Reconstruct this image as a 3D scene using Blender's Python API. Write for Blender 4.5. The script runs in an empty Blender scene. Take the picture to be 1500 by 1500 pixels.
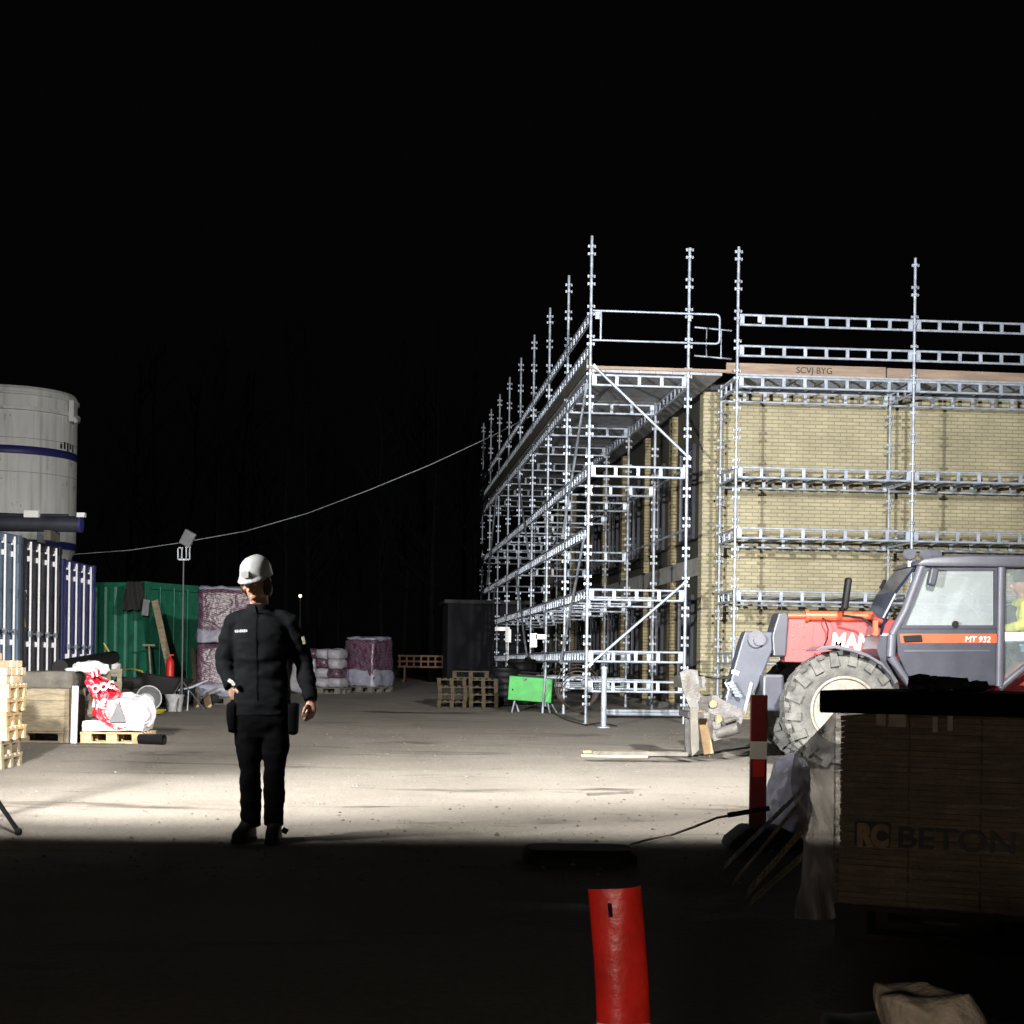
import bpy, bmesh, math, random
from mathutils import Vector, Matrix, Euler, noise

RND = random.Random(11)
PI = math.pi
scene = bpy.context.scene
COL = scene.collection

# ------------------------------------------------------------------ camera model
FOC, EYE, HOR, ROLL = 2400.0, 1.15, 972.0, 0.013


def at(px, py, Y):
    """point of the place at depth Y that the photograph shows at px, py"""
    u = (px - 750) / FOC
    v = -(py - HOR) / FOC
    c, s = math.cos(ROLL), math.sin(ROLL)
    return Vector(((u * c - v * s) * Y, Y, EYE + (u * s + v * c) * Y))


def g(y):
    """height of the ground, which climbs gently towards the back of the yard"""
    t = min(max(0.0, y - 16), 50)
    return 0.0185 * t * t / 8 if t < 4 else 0.0185 * (t - 2)


def gp(px, py):
    lo, hi = 1.0, 160.0
    for _ in range(60):
        m = (lo + hi) / 2
        if at(px, py, m).z > g(m):
            lo = m
        else:
            hi = m
    p = at(px, py, lo)
    return Vector((p.x, p.y, g(lo)))


# ------------------------------------------------------------------ materials
def mat(name, col, rough=0.6, metal=0.0, var=0.15, scale=6.0, bump=0.0, bscale=40.0, col2=None, alpha=1.0, spec=0.5,
        thresh=None, emit=0.0, stretch=(1, 1, 1)):
    m = bpy.data.materials.new(name)
    m.use_nodes = True
    nt = m.node_tree
    b = nt.nodes['Principled BSDF']
    b.inputs['Roughness'].default_value = rough
    b.inputs['Metallic'].default_value = metal
    b.inputs['Alpha'].default_value = alpha
    b.inputs['Specular IOR Level'].default_value = spec
    tc = nt.nodes.new('ShaderNodeTexCoord')
    mp = nt.nodes.new('ShaderNodeMapping')
    mp.inputs['Scale'].default_value = stretch
    nt.links.new(tc.outputs['Object'], mp.inputs['Vector'])
    n = nt.nodes.new('ShaderNodeTexNoise')
    n.inputs['Scale'].default_value = scale
    n.inputs['Detail'].default_value = 6
    n.inputs['Roughness'].default_value = 0.65
    nt.links.new(mp.outputs[0], n.inputs['Vector'])
    r = nt.nodes.new('ShaderNodeValToRGB')
    if thresh:
        r.color_ramp.elements[0].position = thresh[0]
        r.color_ramp.elements[1].position = thresh[1]
    else:
        r.color_ramp.elements[0].position = 0.3
        r.color_ramp.elements[1].position = 0.72
    c2 = col2 if col2 else tuple(min(1, c * (1 + var)) for c in col)
    c1 = col if col2 else tuple(c * (1 - var) for c in col)
    r.color_ramp.elements[0].color = (*c1, 1)
    r.color_ramp.elements[1].color = (*c2, 1)
    nt.links.new(n.outputs['Fac'], r.inputs['Fac'])
    nt.links.new(r.outputs[0], b.inputs['Base Color'])
    if bump:
        n2 = nt.nodes.new('ShaderNodeTexNoise')
        n2.inputs['Scale'].default_value = bscale
        n2.inputs['Detail'].default_value = 5
        nt.links.new(mp.outputs[0], n2.inputs['Vector'])
        bp = nt.nodes.new('ShaderNodeBump')
        bp.inputs['Strength'].default_value = bump
        bp.inputs['Distance'].default_value = 0.02
        nt.links.new(n2.outputs['Fac'], bp.inputs['Height'])
        nt.links.new(bp.outputs[0], b.inputs['Normal'])
    if emit:
        b.inputs['Emission Color'].default_value = (*col, 1)
        b.inputs['Emission Strength'].default_value = emit
    return m


def brick_mat(name, c1, c2, mortar, axis='XZ', bw=0.228, rh=0.0667):
    m = bpy.data.materials.new(name)
    m.use_nodes = True
    nt = m.node_tree
    L = nt.links.new
    b = nt.nodes['Principled BSDF']
    b.inputs['Roughness'].default_value = 0.85
    tc = nt.nodes.new('ShaderNodeTexCoord')
    sx = nt.nodes.new('ShaderNodeSeparateXYZ')
    L(tc.outputs['Object'], sx.inputs[0])
    cx = nt.nodes.new('ShaderNodeCombineXYZ')
    L(sx.outputs['X' if axis[0] == 'X' else 'Y'], cx.inputs[0])
    L(sx.outputs['Z'], cx.inputs[1])
    bt = nt.nodes.new('ShaderNodeTexBrick')
    bt.inputs['Scale'].default_value = 1
    bt.inputs['Brick Width'].default_value = bw
    bt.inputs['Row Height'].default_value = rh
    bt.inputs['Mortar Size'].default_value = 0.0075
    bt.inputs['Mortar Smooth'].default_value = 0.2
    bt.inputs['Color1'].default_value = (*c1, 1)
    bt.inputs['Color2'].default_value = (*c2, 1)
    bt.inputs['Mortar'].default_value = (*mortar, 1)
    L(cx.outputs[0], bt.inputs['Vector'])
    n = nt.nodes.new('ShaderNodeTexNoise')
    n.inputs['Scale'].default_value = 1.1
    n.inputs['Detail'].default_value = 8
    n.inputs['Roughness'].default_value = 0.7
    L(tc.outputs['Object'], n.inputs['Vector'])
    mr = nt.nodes.new('ShaderNodeMapRange')
    mr.inputs['From Min'].default_value = 0.3
    mr.inputs['From Max'].default_value = 0.7
    mr.inputs['To Min'].default_value = 0.72
    mr.inputs['To Max'].default_value = 1.12
    L(n.outputs['Fac'], mr.inputs[0])
    mx = nt.nodes.new('ShaderNodeMix')
    mx.data_type = 'RGBA'
    mx.blend_type = 'MULTIPLY'
    mx.inputs['Factor'].default_value = 1
    L(bt.outputs['Color'], mx.inputs['A'])
    L(mr.outputs[0], mx.inputs['B'])
    L(mx.outputs['Result'], b.inputs['Base Color'])
    bp = nt.nodes.new('ShaderNodeBump')
    bp.inputs['Strength'].default_value = 0.7
    bp.inputs['Distance'].default_value = 0.012
    bp.invert = True
    L(bt.outputs['Fac'], bp.inputs['Height'])
    L(bp.outputs[0], b.inputs['Normal'])
    return m


def print_mat(name, base, ink, sx, sz, ang=0.35, amount=0.55, rough=0.35, dirt=0.3, axis='X'):
    """plastic film with rows of small blurred print"""
    m = bpy.data.materials.new(name)
    m.use_nodes = True
    nt = m.node_tree
    L = nt.links.new
    b = nt.nodes['Principled BSDF']
    b.inputs['Roughness'].default_value = rough
    tc = nt.nodes.new('ShaderNodeTexCoord')
    mp = nt.nodes.new('ShaderNodeMapping')
    mp.inputs['Rotation'].default_value = (0, ang, 0)
    L(tc.outputs['Object'], mp.inputs[0])
    w = nt.nodes.new('ShaderNodeTexWave')
    w.bands_direction = 'Z'
    w.inputs['Scale'].default_value = sz
    w.inputs['Distortion'].default_value = 1.2
    w.inputs['Detail'].default_value = 2
    L(mp.outputs[0], w.inputs['Vector'])
    mp2 = nt.nodes.new('ShaderNodeMapping')
    mp2.inputs['Scale'].default_value = (sx, sx, sx * 0.6)
    L(mp.outputs[0], mp2.inputs[0])
    n = nt.nodes.new('ShaderNodeTexNoise')
    n.inputs['Scale'].default_value = 1
    n.inputs['Detail'].default_value = 2
    L(mp2.outputs[0], n.inputs['Vector'])
    ma = nt.nodes.new('ShaderNodeMath')
    ma.operation = 'MULTIPLY'
    L(w.outputs['Fac'], ma.inputs[0])
    L(n.outputs['Fac'], ma.inputs[1])
    r = nt.nodes.new('ShaderNodeValToRGB')
    r.color_ramp.elements[0].position = amount * 0.55
    r.color_ramp.elements[1].position = amount * 0.75
    r.color_ramp.elements[0].color = (*base, 1)
    r.color_ramp.elements[1].color = (*ink, 1)
    L(ma.outputs[0], r.inputs['Fac'])
    n3 = nt.nodes.new('ShaderNodeTexNoise')
    n3.inputs['Scale'].default_value = 3
    n3.inputs['Detail'].default_value = 6
    L(tc.outputs['Object'], n3.inputs['Vector'])
    mr = nt.nodes.new('ShaderNodeMapRange')
    mr.inputs['From Min'].default_value = 0.3
    mr.inputs['From Max'].default_value = 0.7
    mr.inputs['To Min'].default_value = 1 - dirt
    mr.inputs['To Max'].default_value = 1 + dirt
    L(n3.outputs['Fac'], mr.inputs[0])
    mx = nt.nodes.new('ShaderNodeMix')
    mx.data_type = 'RGBA'
    mx.blend_type = 'MULTIPLY'
    mx.inputs['Factor'].default_value = 1
    L(r.outputs[0], mx.inputs['A'])
    L(mr.outputs[0], mx.inputs['B'])
    L(mx.outputs['Result'], b.inputs['Base Color'])
    bp = nt.nodes.new('ShaderNodeBump')
    bp.inputs['Strength'].default_value = 0.6
    bp.inputs['Distance'].default_value = 0.05
    n4 = nt.nodes.new('ShaderNodeTexNoise')
    n4.inputs['Scale'].default_value = 9
    L(tc.outputs['Object'], n4.inputs['Vector'])
    L(n4.outputs['Fac'], bp.inputs['Height'])
    L(bp.outputs[0], b.inputs['Normal'])
    return m


def film_mat(name, col, opacity=0.4, rough=0.25, bump=0.7, bscale=7.0, stretch=(1, 1, 0.35), streak=0.3):
    """clear wrinkled plastic: part see-through, part milky"""
    m = bpy.data.materials.new(name)
    m.use_nodes = True
    nt = m.node_tree
    L = nt.links.new
    b = nt.nodes['Principled BSDF']
    b.inputs['Base Color'].default_value = (*col, 1)
    b.inputs['Roughness'].default_value = rough
    tc = nt.nodes.new('ShaderNodeTexCoord')
    mp = nt.nodes.new('ShaderNodeMapping')
    mp.inputs['Scale'].default_value = stretch
    L(tc.outputs['Object'], mp.inputs[0])
    n = nt.nodes.new('ShaderNodeTexNoise')
    n.inputs['Scale'].default_value = bscale
    n.inputs['Detail'].default_value = 6
    n.inputs['Roughness'].default_value = 0.6
    n.inputs['Distortion'].default_value = 0.8
    L(mp.outputs[0], n.inputs['Vector'])
    bp = nt.nodes.new('ShaderNodeBump')
    bp.inputs['Strength'].default_value = bump
    bp.inputs['Distance'].default_value = 0.04
    L(n.outputs['Fac'], bp.inputs['Height'])
    L(bp.outputs[0], b.inputs['Normal'])
    mr = nt.nodes.new('ShaderNodeMapRange')
    mr.inputs['From Min'].default_value = 0.3
    mr.inputs['From Max'].default_value = 0.7
    mr.inputs['To Min'].default_value = max(0, opacity - streak)
    mr.inputs['To Max'].default_value = min(1, opacity + streak)
    L(n.outputs['Fac'], mr.inputs[0])
    L(mr.outputs[0], b.inputs['Alpha'])
    return m


M = {}
M['galv'] = mat('galvanised_steel', (0.35, 0.385, 0.44), 0.42, 0.25, 0.45, 5, 0.15, 60)
M['galv_dull'] = mat('weathered_steel', (0.30, 0.32, 0.35), 0.55, 0.2, 0.3, 9, 0.2, 60)
M['deckboard'] = mat('pale_deck_boards', (0.34, 0.345, 0.36), 0.75, 0, 0.3, 4, 0.3, 30)
M['toeboard'] = mat('worn_toe_board', (0.25, 0.18, 0.13), 0.75, 0, 0.35, 3, 0.3, 30, stretch=(0.4, 1, 3))
M['brick'] = brick_mat('yellow_brick', (0.385, 0.34, 0.215), (0.325, 0.285, 0.18), (0.225, 0.197, 0.132))
M['brick_shaded'] = brick_mat('shaded_yellow_brick', (0.27, 0.22, 0.115), (0.22, 0.18, 0.095), (0.11, 0.09, 0.05), 'YZ')  # darker copy of the brick, dimness of the side facade in its colour
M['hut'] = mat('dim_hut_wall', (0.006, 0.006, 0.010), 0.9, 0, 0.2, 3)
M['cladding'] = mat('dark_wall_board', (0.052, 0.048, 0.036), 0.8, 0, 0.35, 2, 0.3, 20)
M['glass_dark'] = mat('dark_window_glass', (0.012, 0.016, 0.035), 0.08, 0, 0.2, 3)
M['frame_dark'] = mat('dark_window_frame', (0.05, 0.05, 0.06), 0.5, 0, 0.2, 5)
M['roof'] = mat('roof_felt', (0.04, 0.04, 0.045), 0.9, 0, 0.3, 4, 0.3, 40)
M['concrete'] = mat('concrete', (0.30, 0.29, 0.27), 0.9, 0, 0.25, 5, 0.4, 50)
M['wood'] = mat('fresh_pine', (0.52, 0.37, 0.20), 0.7, 0, 0.3, 5, 0.3, 30, stretch=(1, 1, 4))
M['wood_grey'] = mat('weathered_pine', (0.28, 0.23, 0.155), 0.8, 0, 0.4, 5, 0.4, 30, stretch=(1, 1, 4))
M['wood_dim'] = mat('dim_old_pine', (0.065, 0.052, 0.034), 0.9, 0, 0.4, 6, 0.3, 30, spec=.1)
M['mast'] = mat('dull_mast_steel', (0.09, 0.09, 0.10), 0.6, 0.2, 0.2, 9)
M['wood_dark'] = mat('damp_timber', (0.11, 0.10, 0.085), 0.8, 0, 0.35, 6, 0.3, 30)
M['wood_pale'] = mat('pale_pine', (0.62, 0.47, 0.31), 0.7, 0, 0.3, 7, 0.3, 30, stretch=(1, 1, 4))
M['black'] = mat('black_plastic', (0.006, 0.006, 0.007), 0.6, 0, 0.3, 8, spec=.25)
M['black_board'] = mat('black_board', (0.003, 0.003, 0.003), 0.9, 0, 0.3, 8, spec=.05)
M['black_matt'] = mat('black_rubber', (0.010, 0.010, 0.010), 0.8, 0, 0.3, 12, 0.3, 50)
M['white_paint'] = mat('dirty_white_paint', (0.78, 0.79, 0.78), 0.5, 0, 0.12, 2.0, 0.1, 30, stretch=(1, 1, 0.3))
M['red_sign'] = mat('red_plastic', (0.66, 0.022, 0.014), 0.34, 0, 0.25, 14, 0.15, 30)
M['white_refl'] = mat('white_reflector', (0.75, 0.68, 0.55), 0.4, 0, 0.1, 8)
M['cont_grey'] = mat('grey_blue_container_paint', (0.16, 0.215, 0.30), 0.5, 0, 0.2, 3, 0.1, 30)
M['cont_dark'] = mat('black_container_paint', (0.030, 0.032, 0.045), 0.5, 0, 0.3, 3, 0.1, 30)
M['cont_blue'] = mat('navy_container_paint', (0.045, 0.05, 0.20), 0.5, 0, 0.25, 3, 0.1, 30)
M['cont_green'] = mat('green_container_paint', (0.016, 0.14, 0.085), 0.5, 0, 0.3, 3, 0.15, 30)
M['white_bar'] = mat('white_lock_bar', (0.88, 0.88, 0.92), 0.35, 0, 0.1, 8)
M['navy'] = mat('navy_stripe', (0.03, 0.028, 0.16), 0.5, 0, 0.1, 4)
M['green_box'] = mat('bright_green_paint', (0.018, 0.30, 0.035), 0.5, 0, 0.3, 5)
M['red_paint'] = mat('faded_red_machine_paint', (0.38, 0.055, 0.055), 0.42, 0, 0.15, 4, 0.05, 30)
M['orange_paint'] = mat('orange_red_paint', (0.55, 0.085, 0.035), 0.4, 0, 0.1, 4)
M['mach_grey'] = mat('grey_machine_paint', (0.080, 0.080, 0.100), 0.42, 0, 0.15, 5, 0.05, 30)
M['mach_dark'] = mat('charcoal_machine_paint', (0.042, 0.044, 0.058), 0.4, 0, 0.2, 5, 0.05, 30)
M['head_grey'] = mat('blue_grey_machine_paint', (0.055, 0.060, 0.080), 0.45, 0, 0.2, 5, 0.05, 30)
M['wood_shaded'] = mat('shaded_pallet_wood', (0.03, 0.027, 0.023), 0.9, 0, 0.35, 6, 0.3, 30)  # pallet wood blackened, foreground shade put into the colour
M['shaded_red'] = mat('shaded_red_plastic', (0.16, 0.007, 0.006), 0.5, 0, 0.2, 8, 0.05, 30)  # marker red darkened, shade of the averted board put into the colour
M['clear_glass'] = film_mat('clear_cab_glass', (0.40, 0.46, 0.47), 0.16, 0.08, 0.02, 3, (1, 1, 1), 0.05)
M['tyre'] = mat('dusty_tyre_rubber', (0.05, 0.049, 0.047), 0.9, 0, 0.4, 6, 0.5, 40, col2=(0.155, 0.15, 0.138))
M['rim'] = mat('dirty_white_rim', (0.13, 0.11, 0.085), 0.7, 0, 0.2, 5, 0.3, 30, col2=(0.30, 0.29, 0.265))
M['mud_steel'] = mat('muddy_worn_steel', (0.055, 0.045, 0.035), 0.6, 0.2, 0.4, 9, 0.5, 40, col2=(0.15, 0.145, 0.145))
M['fork_steel'] = mat('rusty_tan_steel', (0.26, 0.17, 0.085), 0.6, 0.1, 0.3, 6, 0.3, 40)
M['white_letter'] = mat('white_lettering', (0.8, 0.8, 0.8), 0.4, 0, 0.03, 4)
M['dark_letter'] = mat('dark_print', (0.010, 0.008, 0.007), 0.5, 0, 0.25, 25)
M['skin'] = mat('skin', (0.52, 0.29, 0.20), 0.5, 0, 0.12, 12, 0.05, 60)
M['hair'] = mat('brown_hair', (0.10, 0.062, 0.035), 0.55, 0, 0.4, 40, 0.6, 60, stretch=(1, 1, 0.2))
M['jacket'] = mat('charcoal_softshell', (0.0085, 0.0095, 0.011), 0.85, 0, 0.25, 9, 0.25, 300, spec=.12)
M['jacket_panel'] = mat('dark_grey_softshell', (0.014, 0.015, 0.017), 0.85, 0, 0.2, 9, 0.25, 300, spec=.12)
M['trousers'] = mat('black_work_trousers', (0.004, 0.004, 0.005), 0.9, 0, 0.3, 9, 0.3, 200, spec=.08)
M['boots'] = mat('black_boots', (0.007, 0.006, 0.006), 0.6, 0, 0.3, 9, 0.2, 60)
M['helmet'] = mat('white_helmet_plastic', (0.50, 0.51, 0.51), 0.25, 0, 0.03, 4)
M['helmet_patch'] = mat('grey_sticker', (0.30, 0.31, 0.31), 0.5, 0, 0.05, 8)
M['hivis'] = mat('yellow_hi_vis_cloth', (0.62, 0.66, 0.04), 0.75, 0, 0.2, 8, 0.3, 100)
M['blue_cloth'] = mat('pale_blue_cloth', (0.30, 0.48, 0.56), 0.8, 0, 0.3, 14, 0.3, 60)
M['paver'] = mat('brown_grey_pavers', (0.26, 0.18, 0.11), 0.85, 0, 0.4, 9, 0.5, 60)
M['film'] = film_mat('clear_stretch_film', (0.29, 0.235, 0.18), 0.44, 0.30, 1.0, 11, (0.45, 1, 3.2), 0.30)
M['sheet'] = film_mat('milky_plastic_sheet', (0.30, 0.27, 0.26), 0.80, 0.4, 0.9, 6, (1.2, 1.2, 0.3), 0.22)
M['cab_glass'] = film_mat('dusty_cab_glass', (0.36, 0.40, 0.41), 0.42, 0.12, 0.02, 3, (1, 1, 1), 0.08)
M['purple_wrap'] = print_mat('purple_printed_wrap', (0.055, 0.014, 0.031), (0.16, 0.13, 0.17), 14, 9, 0.3, 0.62)
M['white_wrap'] = mat('pale_wrap', (0.21, 0.21, 0.265), 0.4, 0, 0.3, 6, 0.6, 12)
M['bag'] = mat('grey_paper_bags', (0.20, 0.195, 0.22), 0.6, 0, 0.3, 7, 0.6, 14, col2=(0.34, 0.33, 0.36))
M['redwhite'] = mat('red_printed_film', (0.62, 0.02, 0.045), 0.32, 0, 0.3, 9, 0.5, 22, col2=(0.66, 0.56, 0.58), thresh=(0.54, 0.60))
M['pinkfilm'] = mat('pinkish_clear_film', (0.50, 0.40, 0.43), 0.32, 0, 0.3, 6, 0.9, 12, col2=(0.68, 0.62, 0.66))
M['whitefilm'] = mat('white_film', (0.68, 0.66, 0.68), 0.3, 0, 0.12, 6, 0.8, 12)
M['red'] = mat('bright_red_paint', (0.60, 0.02, 0.015), 0.4, 0, 0.1, 8)
M['yellow_hose'] = mat('yellow_hose', (0.40, 0.33, 0.04), 0.5, 0, 0.2, 12)
M['orange_mesh'] = mat('orange_barrier_plastic', (0.11, 0.045, 0.01), 0.6, 0, 0.3, 14)
M['bark'] = mat('dark_bark', (0.0045, 0.0043, 0.0045), 0.9, 0, 0.4, 9, 0.4, 30, spec=0.0)
M['cable'] = mat('pale_cable', (0.32, 0.32, 0.32), 0.6, 0, 0.1, 10)
M['cable_dark'] = mat('dark_cable', (0.06, 0.045, 0.035), 0.6, 0, 0.1, 10)
M['bucket'] = mat('dirty_bucket_plastic', (0.32, 0.32, 0.33), 0.6, 0, 0.3, 12)
M['lamp_body'] = mat('dull_lamp_housing', (0.16, 0.16, 0.175), 0.4, 0.2, 0.2, 12)
M['lamp_glow'] = mat('lit_lamp', (1.0, 0.85, 0.65), 0.4, 0, 0.0, 2, emit=6)
M['pale_cloth'] = mat('pale_crumpled_sack', (0.40, 0.34, 0.26), 0.8, 0, 0.3, 12, 0.6, 30)
M['stone'] = mat('gravel_stones', (0.17, 0.155, 0.13), 0.9, 0, 0.4, 1.5)
M['rubble'] = mat('black_rubble', (0.015, 0.014, 0.013), 0.85, 0, 0.4, 20, 0.5, 40)


def silo_paint():
    m = M['white_paint'].copy()
    m.name = 'stained_silo_paint'
    nt = m.node_tree
    L = nt.links.new
    b = nt.nodes['Principled BSDF']
    src = b.inputs['Base Color'].links[0].from_socket
    tc = nt.nodes.new('ShaderNodeTexCoord')
    mp = nt.nodes.new('ShaderNodeMapping')
    mp.inputs['Scale'].default_value = (2.2, 2.2, 1.1)
    L(tc.outputs['Object'], mp.inputs[0])
    n = nt.nodes.new('ShaderNodeTexNoise')
    n.inputs['Scale'].default_value = 1.6
    n.inputs['Detail'].default_value = 9
    n.inputs['Roughness'].default_value = 0.72
    L(mp.outputs[0], n.inputs['Vector'])
    r = nt.nodes.new('ShaderNodeValToRGB')
    r.color_ramp.elements[0].position = 0.61
    r.color_ramp.elements[1].position = 0.69
    L(n.outputs['Fac'], r.inputs['Fac'])
    mx = nt.nodes.new('ShaderNodeMix')
    mx.data_type = 'RGBA'
    L(r.outputs[0], mx.inputs['Factor'])
    L(src, mx.inputs['A'])
    mx.inputs['B'].default_value = (0.20, 0.14, 0.06, 1)
    # long grey-green run marks below the rings
    mp2 = nt.nodes.new('ShaderNodeMapping')
    mp2.inputs['Scale'].default_value = (5, 5, 0.25)
    L(tc.outputs['Object'], mp2.inputs[0])
    n2 = nt.nodes.new('ShaderNodeTexNoise')
    n2.inputs['Scale'].default_value = 1.5
    n2.inputs['Detail'].default_value = 5
    L(mp2.outputs[0], n2.inputs['Vector'])
    mr = nt.nodes.new('ShaderNodeMapRange')
    mr.inputs['From Min'].default_value = 0.5
    mr.inputs['From Max'].default_value = 0.75
    mr.inputs['To Min'].default_value = 0.0
    mr.inputs['To Max'].default_value = 0.6
    L(n2.outputs['Fac'], mr.inputs[0])
    mx2 = nt.nodes.new('ShaderNodeMix')
    mx2.data_type = 'RGBA'
    L(mr.outputs[0], mx2.inputs['Factor'])
    L(mx.outputs['Result'], mx2.inputs['A'])
    mx2.inputs['B'].default_value = (0.36, 0.37, 0.30, 1)
    L(mx2.outputs['Result'], b.inputs['Base Color'])
    return m


M['silo'] = silo_paint()


# ------------------------------------------------------------------ mesh builder
class MB:
    def __init__(self):
        self.bm = bmesh.new()

    def box(self, c, s, rot=None, taper=1.0):
        m = Matrix.Translation(Vector(c))
        if rot is not None:
            m = m @ (rot.to_matrix().to_4x4() if not isinstance(rot, Matrix) else rot.to_4x4())
        vs = []
        for z in (-.5, .5):
            k = taper if z > 0 else 1
            for x, y in ((-.5, -.5), (.5, -.5), (.5, .5), (-.5, .5)):
                vs.append(self.bm.verts.new(m @ Vector((x * s[0] * k, y * s[1] * k, z * s[2]))))
        for f in ((3, 2, 1, 0), (4, 5, 6, 7), (0, 1, 5, 4), (1, 2, 6, 5), (2, 3, 7, 6), (3, 0, 4, 7)):
            self.bm.faces.new([vs[i] for i in f])
        return self

    def b2(self, a, b):
        a, b = Vector(a), Vector(b)
        return self.box((a + b) / 2, [abs(q) for q in (b - a)])

    def bar(self, p, q, w, h, up=(0, 0, 1)):
        p, q = Vector(p), Vector(q)
        d = q - p
        z = d.normalized()
        u = Vector(up)
        if abs(z.dot(u)) > .98:
            u = Vector((1, 0, 0))
        x = u.cross(z).normalized()
        y = z.cross(x)
        r = Matrix((x, y, z)).transposed()
        return self.box((p + q) / 2, (w, h, d.length), r)

    def path(self, pts, rad, n=8, cap=True, squash=1.0):
        pts = [Vector(p) for p in pts]
        rads = rad if isinstance(rad, (list, tuple)) else [rad] * len(pts)
        rings = []
        prev = None
        for i, p in enumerate(pts):
            d = (pts[min(i + 1, len(pts) - 1)] - pts[max(i - 1, 0)]).normalized()
            if prev is None:
                u = Vector((0, 0, 1)) if abs(d.z) < .9 else Vector((0, 1, 0))
                x = u.cross(d).normalized()
            else:
                x = (prev - d * prev.dot(d)).normalized()
            prev = x
            y = d.cross(x)
            rings.append([self.bm.verts.new(p + (x * math.cos(2 * PI * k / n) + y * math.sin(2 * PI * k / n) * squash) * rads[i]) for k in range(n)])
        for a, b in zip(rings, rings[1:]):
            for k in range(n):
                self.bm.faces.new((a[k], a[(k + 1) % n], b[(k + 1) % n], b[k]))
        if cap:
            self.bm.faces.new(rings[0][::-1])
            self.bm.faces.new(rings[-1])
        return self

    def tube(self, p, q, r, n=8):
        return self.path([p, q], r, n)

    def lathe(self, prof, n=24, c=(0, 0, 0), axis='Z', cap=True):
        c = Vector(c)

        def pt(r, h, a):
            if axis == 'Z':
                return c + Vector((r * math.cos(a), r * math.sin(a), h))
            if axis == 'Y':
                return c + Vector((r * math.cos(a), h, r * math.sin(a)))
            return c + Vector((h, r * math.cos(a), r * math.sin(a)))
        rings = [[self.bm.verts.new(pt(r, h, 2 * PI * k / n)) for k in range(n)] for r, h in prof]
        for a, b in zip(rings, rings[1:]):
            for k in range(n):
                self.bm.faces.new((a[k], a[(k + 1) % n], b[(k + 1) % n], b[k]))
        if cap:
            self.bm.faces.new(rings[0][::-1])
            self.bm.faces.new(rings[-1])
        return self

    def prism(self, pts, y0, y1):
        """outline in x,z pushed from y0 to y1"""
        a = [self.bm.verts.new((x, y0, z)) for x, z in pts]
        b = [self.bm.verts.new((x, y1, z)) for x, z in pts]
        n = len(pts)
        self.bm.faces.new(a)
        self.bm.faces.new(b[::-1])
        for i in range(n):
            self.bm.faces.new((a[i], b[i], b[(i + 1) % n], a[(i + 1) % n]))
        return self

    def rings(self, rr, n=20, power=2.0):
        """stack of horizontal ellipses (cx, cy, z, rx, ry)"""
        R = []
        for cx, cy, z, rx, ry in rr:
            ring = []
            for k in range(n):
                a = 2 * PI * k / n
                c, s = math.cos(a), math.sin(a)
                e = 2 / power
                ring.append(self.bm.verts.new((cx + rx * math.copysign(abs(c) ** e, c), cy + ry * math.copysign(abs(s) ** e, s), z)))
            R.append(ring)
        for a, b in zip(R, R[1:]):
            for k in range(n):
                self.bm.faces.new((a[k], a[(k + 1) % n], b[(k + 1) % n], b[k]))
        self.bm.faces.new(R[0][::-1])
        self.bm.faces.new(R[-1])
        return self

    def ball(self, c, r, seg=12):
        m = Matrix.Translation(Vector(c)) @ Matrix.Diagonal((*(r if isinstance(r, (tuple, list)) else (r, r, r)), 1))
        bmesh.ops.create_uvsphere(self.bm, u_segments=seg, v_segments=max(6, seg * 2 // 3), radius=1, matrix=m)
        return self

    def lump(self, c, s, seg=8, amp=.03, seed=0, rnd=.25, freq=3.0):
        """soft box with rounded corners and an uneven skin"""
        c = Vector(c)
        allv = []
        for ax in range(3):
            for sg in (-1, 1):
                gr = []
                for i in range(seg + 1):
                    row = []
                    for j in range(seg + 1):
                        q = [0, 0, 0]
                        q[ax] = sg
                        q[(ax + 1) % 3] = -1 + 2 * i / seg
                        q[(ax + 2) % 3] = -1 + 2 * j / seg
                        row.append(self.bm.verts.new(q))
                    gr.append(row)
                    allv += row
                for i in range(seg):
                    for j in range(seg):
                        f = (gr[i][j], gr[i + 1][j], gr[i + 1][j + 1], gr[i][j + 1])
                        self.bm.faces.new(f if sg > 0 else f[::-1])
        for v in allv:
            p = v.co.copy()
            L = max(abs(p.x), abs(p.y), abs(p.z))
            sph = p.normalized() * 1.15
            q = p.lerp(sph, rnd)
            q = Vector((q.x * s[0] / 2, q.y * s[1] / 2, q.z * s[2] / 2))
            d = noise.noise_vector((q + Vector((seed * 7.3, seed, 0))) * freq) * amp
            v.co = c + q + d
        bmesh.ops.remove_doubles(self.bm, verts=allv, dist=1e-5)
        return self

    def crumple(self, c, s, seg=22, amp=.05, seed=0, rnd=.5, freq=5.0):
        """soft lump with sharp folds, like crushed film"""
        sub = MB().lump((0, 0, 0), s, seg, amp * .8, seed, rnd, freq * .6)
        for v in sub.bm.verts:
            p = v.co + Vector((seed * 3.1, 0, seed))
            f = 0
            a = 1.0
            for k in range(3):
                f += a * (.5 - abs(noise.noise(p * freq * (1.9 ** k))))
                a *= .5
            v.co = v.co + (v.co.normalized() * f * amp)
            v.co = v.co + Vector(c)
        me = bpy.data.meshes.new('c')
        sub.bm.to_mesh(me)
        sub.bm.free()
        self.bm.from_mesh(me)
        bpy.data.meshes.remove(me)
        return self

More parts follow.
